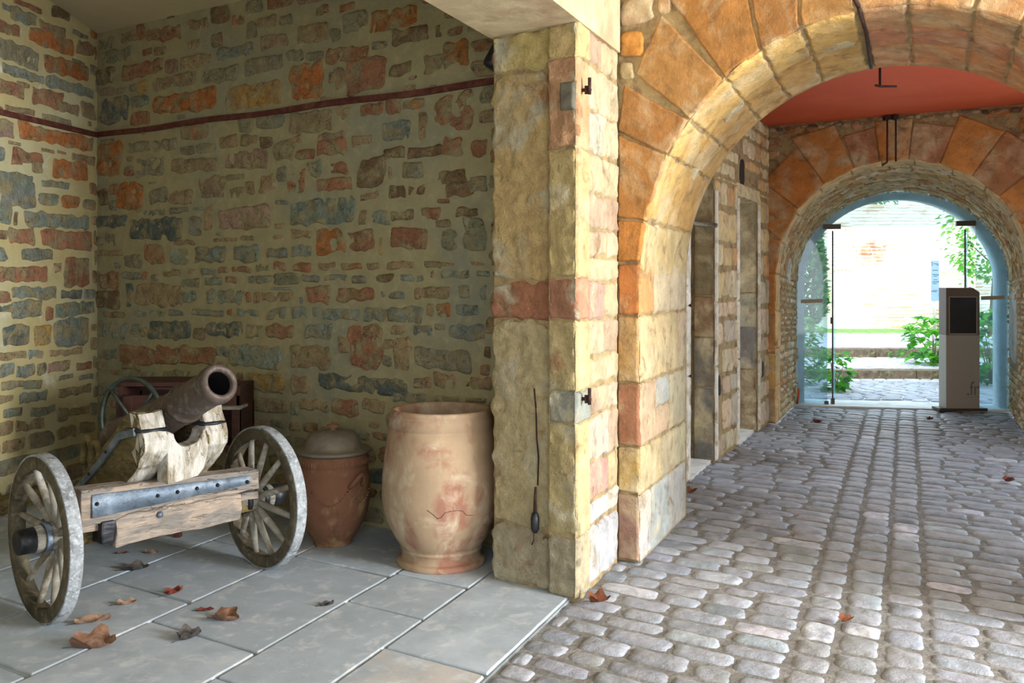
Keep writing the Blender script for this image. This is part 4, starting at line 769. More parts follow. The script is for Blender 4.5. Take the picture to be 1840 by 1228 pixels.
mb.build('bead_band', M_jar_red, jb_)['kind'] = 'stuff'
for t in (-.72, -.72 + math.pi):
    mb = MB(); d = Vector((math.cos(t), math.sin(t), 0)); s = Vector((-d.y, d.x, 0))
    pts = [d * .20 + s * (-.045) + ZV * .36, d * .235 + s * (-.04) + ZV * .385, d * .26 + s * (-.02) + ZV * .425, d * .262 + s * .0 + ZV * .437, d * .26 + s * .02 + ZV * .425, d * .235 + s * .04 + ZV * .385, d * .20 + s * .045 + ZV * .36]
    tube(mb, pts, [.014, .013, .012, .012, .012, .013, .014], 10); mb.build('handle', M_jar_red, jar2)
mb = MB(); lathe(mb, [(0, .528), (.205, .530), (.222, .540), (.226, .548), (.222, .554), (.20, .556), (.172, .562), (.165, .575), (.158, .60), (.146, .628), (.122, .648), (.08, .660), (.03, .664), (0, .665)], 56)
lid = mb.build('lid', M_lid, jar2); lid['label'] = 'grey domed lid with a notched brim'
mb = MB(); lathe(mb, [(.022, .660), (.016, .668), (.02, .674), (.036, .680), (.038, .688), (.028, .696), (.012, .699), (.009, .708), (0, .711)], 24); mb.build('knob', M_jar_red, lid)

# ---------------------------------------------------------------- machine behind the cannon
wm = empty('winnowing_machine', (-2.12, 6.05, 0), 'red-brown wooden hand-cranked machine with an iron flywheel, behind the cannon', 'machine')
mb = MB()
for lo, hi in (((-.40, .30, .40), (.38, .325, .86)), ((-.40, 0, .48), (-.375, .31, .86)), ((.355, 0, .48), (.38, .31, .86)), ((-.40, .0, .455), (.38, .32, .48)), ((-.40, -.0, .70), (.38, .02, .80))): beam(mb, lo, hi, .003)
mb.build('hopper_box', M_brownwood, wm)
mb = MB(); beam(mb, (-.42, -.02, .858), (.02, .34, .885), .004); beam(mb, (-.2, -.022, .838), (.04, .0, .853), .003); mb.build('lid_board', M_brownwood, wm)
for x, y in ((-.41, -.01), (.33, -.01), (-.41, .30), (.33, .30)):
    mb = MB(); beam(mb, (x, y, 0), (x + .05, y + .04, .80 if x < 0 else .73), .004); mb.build('leg', M_brownwood, wm)
mb = MB(); beam(mb, (.20, -.06, .715), (.40, .12, .735), .003); mb.build('shelf', M_grey_wood, wm)
mb = MB(); beam(mb, (-.44, -.03, .42), (-.40, .02, .60), .003); mb.build('side_post', M_brownwood, wm)
mb = MB(); beam(mb, (-.36, -.03, .42), (-.30, .0, .80), .003); mb.build('side_post', M_brownwood, wm)
mb = MB(); beam(mb, (-.30, -.03, .56), (-.16, -.01, .62), .003); mb.build('crosspiece', M_brownwood, wm)
mb = MB(); beam(mb, (.105, -.42, 0), (.145, -.38, .34), .004); beam(mb, (-.10, -.42, .33), (.16, .02, .36), .004); mb.build('chute', M_brownwood, wm)
fw = empty('flywheel', (-.254, -.14, .662), None, None, rz=math.radians(-25)); fw.parent = wm
mb = MB(); lathe(mb, [(.252, -.012), (.27, -.014), (.275, 0), (.27, .014), (.252, .012), (.249, 0)], 56, Matrix.Rotation(math.pi / 2, 4, 'X'), close=True); mb.build('rim', M_green, fw)
for k in range(4):
    t = math.pi / 4 + k * math.pi / 2; mb = MB(); tube(mb, [(.02 * math.cos(t), 0, .02 * math.sin(t)), (.15 * math.cos(t), 0, .15 * math.sin(t)), (.255 * math.cos(t), 0, .255 * math.sin(t))], [.013, .010, .014], 8); mb.build('spoke', M_green, fw)
mb = MB(); tube(mb, [(0, -.03, 0), (0, .14, 0)], .018, 12); mb.build('hub', M_green, fw)

# a dark timber lying at the foot of the left wall
mb = MB(); o_ = Cn + Lv * -1.75 + NL * .10
hexa(mb, [o_ + Lv * -1.6, o_ + Lv * -1.6 + NL * .1, o_ + Lv * 1.0 + NL * .1, o_ + Lv * 1.0, o_ + Lv * -1.6 + ZV * .1, o_ + Lv * -1.6 + NL * .1 + ZV * .1, o_ + Lv * 1.0 + NL * .1 + ZV * .1, o_ + Lv * 1.0 + ZV * .1])
tag(mb.build('timber_beam', M_olive_wood), 'dark timber lying along the foot of the left wall, seen through the front wheel', 'timber')

# ---------------------------------------------------------------- ironwork
def pintle(p, n, s, label):
    e = empty('hinge_pintle', p, label, 'hinge', 'iron hinge pintles on the pier')
    mb = MB(); tube(mb, [n * -.01, n * .035, n * .035 + s * .012], .009, 8); beam(mb, (-.008, -.008, -.02), (.008, .008, .02), .002, M=Matrix.Translation(n * .012)); mb.build('bracket', M_rust, e)
    mb = MB(); tube(mb, [n * .035 + s * .012 + ZV * -.025, n * .035 + s * .012 + ZV * .055], .0085, 10); mb.build('pin', M_rust, e)
pintle(W(-1.470, 4.10, 2.46), Vector(NP), Vector(NB) * 1, 'rusty iron hinge pintle near the top of the pier')
pintle(W(-1.470, 4.10, .965), Vector(NP), Vector(NB) * 1, 'rusty iron hinge pintle at mid height of the pier')
mb = MB(); block(mb, fm(4.05), rect(-1.585, -1.50, 2.36, 2.50), .012, (1, 1, 1), rough=.002, mat=0, res=.02)
tag(mb.build('iron_cramp', mat('dull_grey_iron', (104, 100, 86), (84, 78, 66), s2=12, mott=.3, bump=.4)), 'square rusted iron plate let into the pier beside the upper pintle', 'bracket')
so = empty('shutter_latch', W(-1.73, 4.06, .36), 'rusty iron latch hanging low on the front of the pier', 'latch')
mb = MB(); tube(mb, [(0, 0, .02), (0, 0, .10), (.004, .0, .155)], [.010, .007, .006], 10); mb.build('bar', M_rust, so)
mb = MB(); lathe(mb, [(0, -.075), (.012, -.07), (.021, -.05), (.022, 0), (.016, .025), (.006, .035), (0, .035)], 14); mb.build('weight', M_iron, so)
mb = MB(); tube(mb, [(-.005, 0, -.07), (-.006, 0, -.11), (-.016, -.002, -.13)], .004, 6); mb.build('hook', M_rust, so)
mb = MB(); tube(mb, [W(-1.725, 4.086, .52), W(-1.72, 4.085, .66), W(-1.73, 4.085, .75), W(-1.735, 4.086, .9), W(-1.745, 4.085, 1.0)], .0045, 6)
tag(mb.build('iron_wire', M_rust), 'thin dark wire running down the crack in the pier front', 'wire')
sp = empty('spotlight', W(-2.16, 4.49, 2.80), 'black spotlight on the back wall tucked under the lintel beside the pier', 'lamp')
mb = MB(); lathe(mb, [(0, -.08), (.045, -.08), (.055, -.06), (.055, .07), (.048, .08), (.044, .06), (0, .055)], 20, Matrix.Rotation(.5, 4, 'Y')); mb.build('housing', M_iron, sp)
mb = MB(); tube(mb, [(0, 0, 0), (.03, .08, .0)], .012, 8); mb.build('wall_arm', M_iron, sp)
# clamp in the crown joint of the near arch with its pendant hook
cl = empty('iron_clamp', W(-.22, 4.76, 2.95), 'bent rusty iron clamp filling the open joint in the crown of the near arch', 'clamp')
L_ = lambda a, b, z: W(a + .22, b - 4.76, z - 2.95)
mb = MB(); tube(mb, [L_(-.245, 4.74, 3.1), L_(-.235, 4.735, 2.95), L_(-.25, 4.735, 2.90), L_(-.22, 4.74, 2.84)], .012, 8); tube(mb, [L_(-.22, 4.75, 2.835), L_(-.20, 5.1, 2.80), L_(-.20, 5.8, 2.765)], .010, 8); mb.build('clamp_bar', M_rust, cl)
mb = MB(); tube(mb, [L_(-.275, 4.73, 2.905), L_(-.24, 4.73, 2.915)], .018, 8); mb.build('bolt_head', M_rust, cl)
hk = empty('ceiling_hook', W(-.16, 6.1, 2.72), 'small iron hook hanging against the red ceiling under the near arch', 'hook')
mb = MB(); tube(mb, [(0, 0, .45), (0, 0, .0), (0, -.01, -.015)], .008, 8); mb.build('shank', M_rust, hk)
mb = MB(); tube(mb, [(-.03, 0, -.005), (.0, 0, -.012), (.10, .0, -.012)], .007, 8); mb.build('crossbar', M_rust, hk)
for k, (a, z0, lab) in enumerate(((-.215, 2.70, 'left of the two thin iron rods on the far arch, with a kicked foot'), (-.135, 2.70, 'right of the two thin iron rods on the far arch, hanging straight'))):
    rd = empty('iron_rod', W(a + .02, 10.05, z0), lab, 'rod', 'iron rods above the far arch')
    mb = MB(); tube(mb, [(0, 0, .0), (0, 0, .46)], .009, 8); mb.build('rod', M_rust, rd)
    if k == 0: mb = MB(); tube(mb, [(0, 0, 0), (-.05, 0, -.03)], .009, 8); mb.build('foot', M_rust, rd)
    mb = MB(); beam(mb, (-.025, -.02, .42), (.025, .06, .46), .004); mb.build('fixing', M_rust, rd)
mb = MB(); tube(mb, [W(-1.70, 7.72, 2.02), W(-1.50, 7.70, 1.99)], .018, 8)
tag(mb.build('wooden_bar', M_grey_wood), 'short pale wooden bar across the top of the nearer doorway', 'bar')
mb = MB(); tube(mb, [vm(1.9, .02, .03), vm(1.85, .12, .05), vm(1.8, .22, .06)], [.014, .014, .016], 8)
tag(mb.build('orange_wedge', mat('orange_paint', (206, 92, 52), mott=.1)), 'small orange stick propped against the left foot of the tunnel wall', 'wedge')

# ---------------------------------------------------------------- glazed screen
def glassmat():
    m = bpy.data.materials.new('bluish_glass'); m.use_nodes = True; t = m.node_tree; t.nodes.clear()
    o = N(t, 'ShaderNodeOutputMaterial'); tr = N(t, 'ShaderNodeBsdfTransparent'); tr.inputs[0].default_value = (.80, .92, .97, 1)
    g = N(t, 'ShaderNodeBsdfGlossy'); g.inputs['Roughness'].default_value = .03; d = N(t, 'ShaderNodeBsdfDiffuse'); d.inputs[0].default_value = (.55, .74, .88, 1)
    m1 = N(t, 'ShaderNodeMixShader'); m1.inputs[0].default_value = .2; m2 = N(t, 'ShaderNodeMixShader'); m2.inputs[0].default_value = .05
    t.links.new(tr.outputs[0], m1.inputs[1]); t.links.new(d.outputs[0], m1.inputs[2]); t.links.new(m1.outputs[0], m2.inputs[1]); t.links.new(g.outputs[0], m2.inputs[2]); t.links.new(m2.outputs[0], o.inputs[0]); return m
M_glass = glassmat()
M_bronze = mat('brown_metal', (92, 80, 70), mott=.1, rough=.4, metal=.3, bump=.05)
M_tape = mat('beige_strip', (186, 172, 150), mott=.05, bump=.05)
GLs = 2 * GH
gx = lambda s: -GH + s * GLs           # fraction along the screen -> x
def pane(mb, pts, th=.012, h0=.02):
    n = len(pts); a = [gp(x, z, h0) for x, z in pts]; b = [gp(x, z, h0 + th) for x, z in pts]
    mb.add(a + b, [tuple(range(n))[::-1], tuple(range(n, 2 * n))] + [(i, (i + 1) % n, n + (i + 1) % n, n + i) for i in range(n)], 0, (1, 1, 1), False)
XL, XR, ZT = gx(.150), gx(.844), 2.165
arc = lambda x: 1.5 + 1.10 * math.sqrt(max(0, 1 - (x / GH) ** 2))
scn = empty('glass_screen', Gc + ZV * .006, 'arched glass entrance screen closing the far end of the tunnel', 'glass screen')
def gbuild(mb, name, m, par=None):
    o = mb.build(name, m, par or scn); off = Gc + ZV * .006
    for v in o.data.vertices: v.co -= off
    return o
mb = MB(); pts = [(gx(.004), .01), (XL, .01), (XL, min(ZT, arc(XL)))] + [(x, arc(x)) for x in np.linspace(XL - .02, gx(.012), 12)] + [(gx(.004), 1.5)]; pane(mb, pts); lp = gbuild(mb, 'side_panel', M_glass)
mb = MB(); pts = [(XR, .01), (gx(.996), .01), (gx(.996), 1.5)] + [(x, arc(x)) for x in np.linspace(gx(.988), XR + .02, 12)] + [(XR, min(ZT, arc(XR)))]; pane(mb, pts); rp_ = gbuild(mb, 'side_panel', M_glass)
mb = MB(); xs = np.linspace(XR, XL, 24); pts = [(XL, ZT + .01), (XR, ZT + .01)] + [(x, arc(x)) for x in xs if arc(x) > ZT + .02]; pane(mb, pts, h0=.022); gbuild(mb, 'fanlight', M_glass)
for nm, xh, sx_ in (('left', gx(.176), 1), ('right', gx(.797), -1)):
    e = empty('glass_door', gp(xh, .01, .02), 'open glass door leaf on the %s of the entrance, swung outwards' % nm, 'door', 'glass door leaves of the tunnel entrance')
    v = (gp(xh, 0, 0) - Vector((0, 0, 0))); v.z = 0; v.normalize(); v = (v * 1 + Vector((v.y, -v.x, 0)) * .022).normalized()
    mb = MB(); w = v.cross(ZV).normalized() * .010
    hexa(mb, [-w, w, v * .9 + w, v * .9 - w, -w + ZV * 2.12, w + ZV * 2.12, v * .9 + w + ZV * 2.12, v * .9 - w + ZV * 2.12]); mb.build('pane', M_glass, e)
    mb = MB(); tube(mb, [ZV * 0, ZV * 2.12], .009, 6); mb.build('edge_seal', M_bronze, e)
    mb = MB(); beam(mb, (-.02, -.02, -.005), (.02, .02, .07), .003); mb.build('bottom_pivot', M_bronze, e)
    mb = MB(); beam(mb, (-.03, -.025, .98), (.0, .0, 1.06), .003); mb.build('lock', M_bronze, e)
for x0, x1, z, d in ((gx(.13), gx(.215), 2.15, .06), (gx(.755), gx(.844), 2.17, .06)):
    mb = MB(); hexa(mb, [gp(x0, z, .0), gp(x1, z, .0), gp(x1, z, .05), gp(x0, z, .05), gp(x0, z + d, .0), gp(x1, z + d, .0), gp(x1, z + d, .05), gp(x0, z + d, .05)]); gbuild(mb, 'corner_fitting', M_bronze)
for x0, x1, z, par in ((gx(.022), gx(.128), 1.24, lp), (gx(.868), gx(.972), 1.29, rp_)):
    mb = MB(); hexa(mb, [gp(x0, z, .03), gp(x1, z + .01, .03), gp(x1, z + .01, .045), gp(x0, z, .045), gp(x0, z + .045, .03), gp(x1, z + .055, .03), gp(x1, z + .055, .045), gp(x0, z + .045, .045)]); gbuild(mb, 'safety_strip', M_tape, par)
mb = MB(); hexa(mb, [gp(gx(.135), .0, .03), gp(gx(.155), .0, .03), gp(gx(.155), .0, .07), gp(gx(.135), .0, .07), gp(gx(.135), .045, .03), gp(gx(.155), .045, .03), gp(gx(.155), .045, .07), gp(gx(.135), .045, .07)]); gbuild(mb, 'foot_clamp', M_bronze)

# ---------------------------------------------------------------- information kiosk
M_kg = mat('kiosk_grey_beige', (178, 170, 158), mott=.04, bump=.03, rough=.5); M_kd = mat('kiosk_brown_head', (120, 104, 94), mott=.04, bump=.03, rough=.5)
M_scr = mat('dark_screen', (40, 30, 32), mott=.05, bump=0, rough=.12, spec=.6); M_logo = mat('logo_grey', (128, 124, 120), mott=.02, bump=0)
ki = empty('information_kiosk', (5.252, 11.02, .0), 'slim grey-beige information kiosk with a dark screen, beside the glass entrance', 'kiosk', rz=-.0)
kw = .195
mb = MB(); beam(mb, (-kw, 0, .03), (kw, .19, .885), .003); mb.build('cabinet', M_kg, ki)
mb = MB()
hd = [(-kw, .885), (kw, .885), (kw, 1.385), (kw - .075, 1.437), (-kw, 1.437)]
prism(mb, hd, 0, .19, .002, M=Matrix(((0, 1, 0, 0), (1, 0, 0, 0), (0, 0, 1, 0), (0, 0, 0, 1)))); he = mb.build('head', M_kd, ki)
mb = MB()
for lo, hi in (((-.165, -.006, .895), (-.155, .004, 1.335)), ((.155, -.006, .895), (.165, .004, 1.335)), ((-.165, -.006, .895), (.165, .004, .905)), ((-.165, -.006, 1.325), (.165, .004, 1.335))): beam(mb, lo, hi, .001)
bz = mb.build('bezel', M_kg, he)
mb = MB(); beam(mb, (-.155, -.003, .905), (.155, .003, 1.325), .001); mb.build('screen', M_scr, he)
mb = MB(); beam(mb, (-.28, -.02, 0), (-kw, .19, .035), .003); beam(mb, (kw, -.02, 0), (.28, .19, .035), .003); beam(mb, (-kw, -.0, 0), (kw, .19, .03), .003); mb.build('plinth', M_bronze, ki)
tx = bpy.data.curves.new('logo_text', 'FONT'); tx.body = '.fr'; tx.size = .23; tx.extrude = .0008; tx.space_character = .95; tx.materials.append(M_logo)
to = bpy.data.objects.new('logo_curve', tx); lm = bpy.data.meshes.new_from_object(to); bpy.data.objects.remove(to); to = bpy.data.objects.new('logo_text', lm); col.objects.link(to); to.parent = ki; to.location = (.04, -.0015, .185); to.rotation_euler = (math.pi / 2, 0, 0); to.scale = (.82, 1, 1)
mb = MB(); beam(mb, (.06, -.0018, .160), (.188, .0, .163), 0)
mb.build('logo_underline', M_logo, ki)

# ---------------------------------------------------------------- outside
M_sunstone = mat('pale_sunlit_brick', (226, 206, 180), (240, 232, 220), (214, 170, 130), s2=1.2, f2=(.35, .5), s3=3, f3=(.6, .75), mott=.08, bump=.3, bs=14)
M_gravel = mat('pale_gravel', (214, 208, 200), (226, 222, 214), s2=3, mott=.1, ms=30, bump=.4)
mb = MB()
def xb(x0, x1, y0, y1, z0, z1, m=0): hexa(mb, [(x0, y0, z0), (x1, y0, z0), (x1, y1, z0), (x0, y1, z0), (x0, y0, z1), (x1, y0, z1), (x1, y1, z1), (x0, y1, z1)], m)
hexa(mb, [tuple(gp(-2.2, -.25, -.03)), tuple(gp(2.2, -.25, -.03)), (12, 14.6, -.25), (-2, 14.6, -.25), tuple(gp(-2.2, -.02, -.03)), tuple(gp(2.2, -.02, -.03)), (12, 14.6, -.02), (-2, 14.6, -.02)])
xb(-2, 14, 14.62, 17.15, -.2, .11); xb(-2, 14, 17.13, 24, -.2, .25); xb(-2, 14, 22.2, 24, .2, .262, 2); xb(-2, 22, 24, 33, -.2, .2, 2)
def ground(x0, x1, y0, y1, z, s, ok=None):
    y = y0
    while y < y1:
        d = s * U(.8, 1.2); x = x0 + U(-s, 0)
        while x < x1:
            w = s * U(1.1, 2.0)
            if ok is None or ok(x, y): stone(mb, lambda u, v, h: Vector((u, v, z + h)), rect(x + .006, x + w - .006, y + .006, y + d - .006, .012), .012, pc(), n=4, seg=12, e=.02, jit=.08, mat=1, rough=.001)
            x += w
        y += d
n2 = Vector(Gn)
ground(2.6, 7.6, 11.6, 14.5, -.012, .15, ok=lambda x, y: (Vector((x, y, 0)) - Gc).dot(n2) < -.5)
ground(3.2, 8.6, 14.85, 17.0, .115, .17); ground(3.6, 10.2, 17.4, 22.0, .255, .24)
struct(mb, 'ground', [M_gravel, M_cobble, mat('short_grass', (112, 150, 78), (90, 130, 62), s2=8, mott=.3, bump=.6, bs=60)], 'paved ground outside')
M_kerb = mat('mossy_kerb_stone', (96, 84, 70), (70, 62, 50), (120, 116, 92), s2=5, s3=14, mott=.3, bump=.8, bs=20)
for k, (y, z0, z1) in enumerate(((14.56, -.03, .13), (17.1, .10, .27))):
    e = empty('stone_step', (6.2, y, z0), ('lower' if k == 0 else 'upper') + ' long dark stone step outside the glass entrance', 'step', 'stone steps outside')
    x = -3.3
    while x < 5:
        w = min(U(.9, 1.5), 5.3 - x); mb = MB(); beam(mb, (x + .003, 0, 0), (x + w - .003, .3, z1 - z0), .012, .008, 6, seed=x); mb.build('kerb_block', M_kerb, e); x += w
# boundary wall with blind arch
mb = MB(); xb2 = lambda x0, x1, y0, y1, z0, z1, m=0: hexa(mb, [(x0, y0, z0), (x1, y0, z0), (x1, y1, z0), (x0, y1, z0), (x0, y0, z1), (x1, y0, z1), (x1, y1, z1), (x0, y1, z1)], m)
YW = 24.0; xb2(7.7, 16, YW, YW + .5, .0, 3.42)
wmap = lambda u, v, h: Vector((u, YW - h, v))
def okw(u, v, a, b):
    dx = u - 8.43
    if abs(dx) < .68 and v < 1.25: return False
    return not (v >= 1.25 and (dx / .68) ** 2 + ((v - 1.25) / .62) ** 2 < 1) 
dk = lambda u, v: u < 9.6 and 1.55 < v < 3.1 and (u - 7.7) * .5 + abs(v - 2.2) < 1.1
rubble(mb, wmap, 7.75, 10, 1.5, 3.2, (.075, .10), (3, 5), .01, lambda v: pal(random.choice([(196, 140, 104), (186, 150, 122), (176, 120, 90), (206, 170, 140)]), .1), ok=lambda u, v, a, b: okw(u, v, a, b) and dk(u, v), mat=1, h=(.006, .02), seg=12, n=7, rough=.002)
rubble(mb, wmap, 7.75, 13.5, .27, 3.42, (.075, .10), (3, 6), .008, lambda v: pal(random.choice([(216, 190, 164), (226, 212, 196), (208, 172, 140), (230, 222, 212)]), .06), ok=lambda u, v, a, b: okw(u, v, a, b) and not dk(u, v), mat=1, h=(.004, .02), seg=12, n=7, rough=.002)
for i in range(18):
    t0, t1 = math.pi * i / 18, math.pi * (i + 1) / 18; E2 = lambda t, k: (8.43 + (.56 + k) * math.cos(t), 1.25 + (.5 + k) * math.sin(t))
    stone(mb, wmap, [E2(t0 + .02, 0), E2(t1 - .02, 0), E2(t1 - .02, .11), E2(t0 + .02, .11)], .03, pal((224, 178, 136), .06), n=8, seg=14, mat=1)
struct(mb, 'wall_outside', [M_sunstone, mat('sunlit_brick_stone', attr=True, c2=(240, 230, 214), s2=1.0, f2=(.4, .55), mott=.08, bump=.3)], 'pale sunlit brick boundary wall with a blind arch')
# signpost
sg = empty('signpost', (10.29, 23.0, .26), 'pale blue direction sign on a slim post in front of the brick wall', 'sign', rz=.0)
M_post = mat('grey_post', (190, 192, 200), mott=.02, bump=0, rough=.4); M_sign = mat('pale_blue_sign', (118, 146, 178), mott=.03, bump=0); M_ink = mat('sign_ink', (44, 52, 66), mott=.02, bump=0)
mb = MB(); tube(mb, [(0, .03, 0), (0, .03, 1.75)], .03, 12); mb.build('post', M_post, sg)
mb = MB(); beam(mb, (-.095, 0, .73), (.095, .02, 1.72), .003); bd = mb.build('sign_panel', M_sign, sg)
mb = MB()
for z, x0, x1 in ((1.63, -.04, .07), (1.60, .03, .07), (1.47, -.06, .05), (1.37, -.07, .05), (1.33, -.04, .05), (1.24, -.04, .04), (1.19, -.07, .05), (1.15, -.06, .04), (.98, -.06, .05), (.95, -.05, .03)):
    x = x0
    while x < x1: w = U(.008, .018); beam(mb, (x, -.002, z), (min(x + w, x1 + .01), .001, z + .018), 0); x += w + .006
for z, x in ((1.66, -.075), (1.61, -.075), (1.37, .07), (1.20, .07), (.97, -.08)): lathe(mb, [(0, .003), (.014, .002), (.014, 0)], 10, Matrix.Translation((x, 0, z)) @ Matrix.Rotation(math.pi / 2, 4, 'X'))
mb.build('sign_lettering', M_ink, bd)['kind'] = 'stuff'
# pale pillar with a thin pole, outside on the left
pi_ = empty('gate_pillar', (5.4, 17.5, .27), 'grey rendered pillar with a thin pole on top, outside left behind the shrub', 'pillar')
mb = MB(); beam(mb, (-.30, 0, 0), (.03, .3, .55), .01); mb.build('pillar_block', mat('grey_render', (128, 138, 136), mott=.1), pi_)
mb = MB(); tube(mb, [(-.13, .15, .55), (-.13, .15, 1.4)], .022, 8); mb.build('pole', M_iron, pi_)

# ---------------------------------------------------------------- plants
def leafcard(mb, p, d, up, L, w, mat_=0, lob=False):
    d = d.normalized(); s = d.cross(up).normalized(); n = s.cross(d)
    if lob: o = [(0, 0), (.12, .22), (.30, .5), (.38, .30), (.6, .48), (.66, .24), (1.0, 0), (.66, -.24), (.6, -.48), (.38, -.30), (.30, -.5), (.12, -.22)]
    else: o = [(0, 0), (.3, .4), (.65, .38), (1.0, 0), (.65, -.38), (.3, -.4)]
    vs = [p + d * (L * a) + s * (w * b) + n * (-.25 * L * a * a + .25 * w * abs(b)) for a, b in o] + [p + d * L * .45 - n * .03 * L]
    k = len(o); mb.add(vs, [(i, (i + 1) % k, k) for i in range(k)], mat_)
def shrub(name, loc, rx, ry, h, n, L, label, cat, mats, group=None, lob=True, z0=0.05, dense=.5, seedv=1):
    e = empty(name, loc, label, cat, group); rs = random.Random(seedv)
    ms = MB(); mf = MB()
    for k in range(max(4, n // 40)):
        t = rs.uniform(0, 6.28); r = rs.uniform(.1, .8); hh = h * rs.uniform(.5, .95)
        tube(ms, [(0.02 * math.cos(t), .02 * math.sin(t), 0), (rx * r * .5 * math.cos(t), ry * r * .5 * math.sin(t), hh * .6), (rx * r * math.cos(t), ry * r * math.sin(t), hh)], [.012, .008, .004], 5)
    for k in range(n):
        t = rs.uniform(0, 6.28); zz_ = rs.uniform(z0, 1); rr = (rs.uniform(dense, 1)) * math.sqrt(max(.05, 1 - (2 * zz_ - 1) ** 2 * .8))
        p = Vector((rx * rr * math.cos(t), ry * rr * math.sin(t), h * zz_)); d = Vector((math.cos(t), math.sin(t), rs.uniform(-.5, .6)))
        d = d + Vector((rs.uniform(-.5, .5), rs.uniform(-.5, .5), rs.uniform(-.2, .2))); l = L * rs.uniform(.6, 1.2)
        leafcard(mf, p, d, Vector((rs.uniform(-.4, .4), rs.uniform(-.4, .4), 1)), l, l * .9, rs.choice((0, 0, 1)), lob)
    ms.build('stem', M_bark, e); mf.build('foliage', mats, e); return e
shrub('broadleaf_shrub', (4.42, 13.0, 0), .21, .22, .56, 110, .15, 'small bright green broad-leaved shrub outside, just right of the left door leaf', 'shrub', [M_fol, M_fol2], seedv=3)
shrub('broadleaf_shrub', (4.15, 13.9, 0), .42, .4, .95, 380, .13, 'pale green leafy shrub filling the left glass side panel', 'shrub', [M_fol, M_fol2], seedv=4)
shrub('broadleaf_shrub', (7.05, 13.9, 0), .62, .7, 1.05, 520, .15, 'large green leafy shrub seen through the right side panel', 'shrub', [M_fol, M_fol2], seedv=5)
shrub('broadleaf_shrub', (6.95, 15.6, .12), .42, .5, .78, 260, .17, 'green leafy shrub spilling over the steps left of the kiosk', 'shrub', [M_fol, M_fol2], seedv=6)
shrub('creeping_plant', (7.15, 16.85, .12), .45, .12, .16, 90, .08, 'low creeping plant at the foot of the upper step', 'plant', [M_fol2, M_fol], seedv=7)
shrub('step_weed', (5.72, 16.9, .12), .06, .05, .09, 16, .06, 'tiny weed growing at the foot of the upper step, in its middle', 'plant', [M_fol2, M_fol], seedv=8)
def tree(name, loc, h, cr, n, L, label, cat, mats, trunk=.08, shape='round', seedv=1, z0=.3):
    e = empty(name, loc, label, cat); rs = random.Random(seedv); ms = MB(); mf = MB()
    tube(ms, [(0, 0, 0), (.03 * h, 0, h * .4), (0, 0, h * .85)], [trunk, trunk * .7, trunk * .25], 8)
    for k in range(12):
        t = rs.uniform(0, 6.28); z = h * rs.uniform(.35, .8)
        tube(ms, [(0, 0, z), (cr * .4 * math.cos(t), cr * .4 * math.sin(t), z + .12 * h), (cr * .8 * math.cos(t), cr * .8 * math.sin(t), z + .2 * h)], [trunk * .35, trunk * .2, trunk * .08], 5)
    for k in range(n):
        t = rs.uniform(0, 6.28); q = rs.uniform(0, 1)
        if shape == 'cone': r = cr * (1 - q) ** .6 * rs.uniform(.6, 1) * min(1, q * 8 + .3)
        else: r = cr * math.sqrt(max(0, 1 - (2 * q - 1) ** 2)) * rs.uniform(.35, 1)
        p = Vector((r * math.cos(t), r * math.sin(t), h * (z0 + (1 - z0) * q)))
        d = Vector((math.cos(t) * .6, math.sin(t) * .6, rs.uniform(.1, 1) if shape == 'cone' else rs.uniform(-.6, .4)))
        l = L * rs.uniform(.6, 1.3); leafcard(mf, p, d, Vector((rs.uniform(-1, 1), rs.uniform(-1, 1), 1)), l, l * .6, rs.choice((0, 1)))
    ms.build('trunk', M_bark, e); mf.build('foliage', mats, e)
tree('cypress_tree', (7.15, 22.6, .26), 3.6, .36, 2600, .16, 'tall soft green cypress left of the brick wall', 'tree', [M_cyp, M_fol2], shape='cone', z0=.05, seedv=2)
tree('young_tree', (10.6, 21.0, .26), 3.6, 1.1, 900, .14, 'slender young tree with sparse light leaves, outside to the right', 'tree', [M_cyp, M_fol], trunk=.05, z0=.35, seedv=5)
tree('garden_tree', (14.4, 28.2, .2), 4.6, 1.7, 2400, .2, 'leafy tree rising behind the right end of the brick wall', 'tree', [M_cyp, M_fol], seedv=9)
tree('garden_tree', (10.6, 29.4, .2), 4.5, 1.5, 1500, .2, 'leafy tree whose crown shows over the middle of the brick wall', 'tree', [M_cyp, M_fol], seedv=10)
vi = empty('climbing_vine', (8.45, 17.6, .27), 'thin vine climbing a slender stake above the kiosk', 'vine')
mb = MB(); tube(mb, [(0, 0, 0), (.03, 0, .8), (-.02, 0, 1.5), (.04, 0, 2.3)], .012, 6); mb.build('stem', M_bark, vi)
mb = MB(); rs = random.Random(3)
for k in range(170):
    z = rs.uniform(.7, 2.25); t = rs.uniform(0, 6.28); leafcard(mb, Vector((.07 * math.cos(t), .07 * math.sin(t), z)), Vector((math.cos(t), math.sin(t), rs.uniform(-.6, .3))), ZV, .10, .08, rs.choice((0, 1)))
mb.build('foliage', [M_fol2, M_fol], vi)

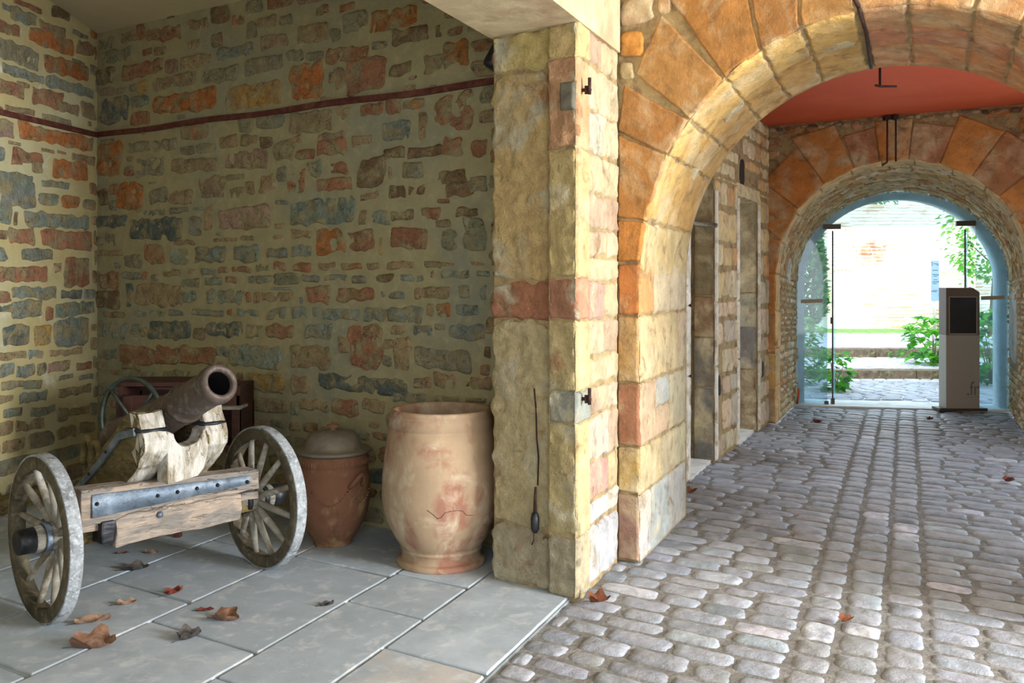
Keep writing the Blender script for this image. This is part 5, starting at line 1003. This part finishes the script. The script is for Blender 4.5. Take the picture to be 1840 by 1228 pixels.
# ---------------------------------------------------------------- fallen leaves
def leaf(x, y, L, rz, m, label, curl=.5, lob=0, z=.001, flip=0, group=None):
    rs = random.Random(int(x * 977 + y * 331)); mb = MB(); k = 22; vs = []; fs = []
    for r in (0, .35, .7, 1.0):
        for i in range(k):
            t = 2 * math.pi * i / k
            q = (1 + (.34 * abs(math.cos(2.5 * t)) - .22 if lob else .06 * math.sin(7 * t))) * (1 + rs.uniform(-.04, .04))
            u = math.cos(t) * q * r * L / 2 * (1.05 if math.cos(t) > 0 else .95); v = math.sin(t) * q * r * L * (.42 if lob else .26)
            zz_ = curl * (abs(v) ** 1.2 * 1.1 + (u * 2 / L) ** 2 * .10 * L) + curl * .05 * L * math.sin(5 * t + x * 50) * r * r + .002
            vs.append((u, v, zz_))
    for j in range(3):
        for i in range(k): fs.append((j * k + i, j * k + (i + 1) % k, (j + 1) * k + (i + 1) % k, (j + 1) * k + i))
    zm = min(v[2] for v in vs); vs = [(a, b, c_ - zm) for a, b, c_ in vs]
    mb.add(vs, fs, 0)
    o = empty('dead_leaf', (x, y, z), label, 'leaf', group or 'dead leaves on the floor', rz=rz)
    mb.build('blade', M_leafs[m], o)
    mb = MB(); tube(mb, [(-L * .2, 0, .004), (-L * .48, .0, .005 + curl * .02 * L), (-L * .72, L * .05, .004)], .0013, 5); mb.build('stalk', M_leafs[2], o)
LV = [(-2.003, 5.011, .13, .3, 2, 'dark grey curled leaf between the cannon wheels, long and thin'), (-1.83, 4.482, .10, .4, 3, 'dull tan curled leaf right of the front wheel'), (-1.661, 4.631, .10, .9, 1, 'rust red curled leaf on the flagstones below the cannon'),
      (-1.431, 4.399, .08, .2, 1, 'narrow dark red leaf just left of the big brown leaf'), (-1.301, 4.271, .13, -.3, 0, 'big brown lobed leaf in the middle of the flagstones'), (-1.387, 4.054, .10, .8, 2, 'crumpled dark grey leaf nearest the camera in the middle'),
      (-1.887, 4.25, .15, .5, 3, 'pale tan folded leaf nearest the foot of the front wheel'), (-1.754, 3.951, .17, .1, 0, 'wide pinkish brown leaf lowest on the left'), (-.877, 4.466, .07, .5, 2, 'small dark leaf alone on the slabs in front of the big jar'),
      (-2.19, 5.313, .07, .2, 0, 'tiny brown leaf under the cannon, left of a similar one'), (-2.026, 5.313, .08, -.2, 3, 'tiny pale leaf under the cannon, right of a similar one')]
for i, (x, y, L, rz, m, lab) in enumerate(LV): leaf(x, y, L, rz, m, lab, curl=1.0 + .4 * (i % 3), lob=m in (0, 2) and L > .09)
LC = [(1.29, 6.79, .11, .8, 4, 'orange curled leaf on the cobbles at the foot of the near arch'), (.413, 4.497, .13, .1, 4, 'orange brown leaf at the corner of the pier'), (1.497, 4.243, .09, .5, 4, 'small orange brown leaf on the middle rows of cobbles'),
      (3.242, 10.057, .12, .3, 1, 'dark red leaf far back on the cobbles, left of the entrance'), (4.546, 10.293, .09, 0, 4, 'small orange leaf in front of the kiosk'), (3.757, 7.16, .12, .2, 1, 'reddish leaf on the cobbles near the right edge')]
for i, (x, y, L, rz, m, lab) in enumerate(LC): leaf(x, y, L * .8, rz, m, lab, curl=1.6, lob=True, z=.008, group='dead leaves on the cobbles')
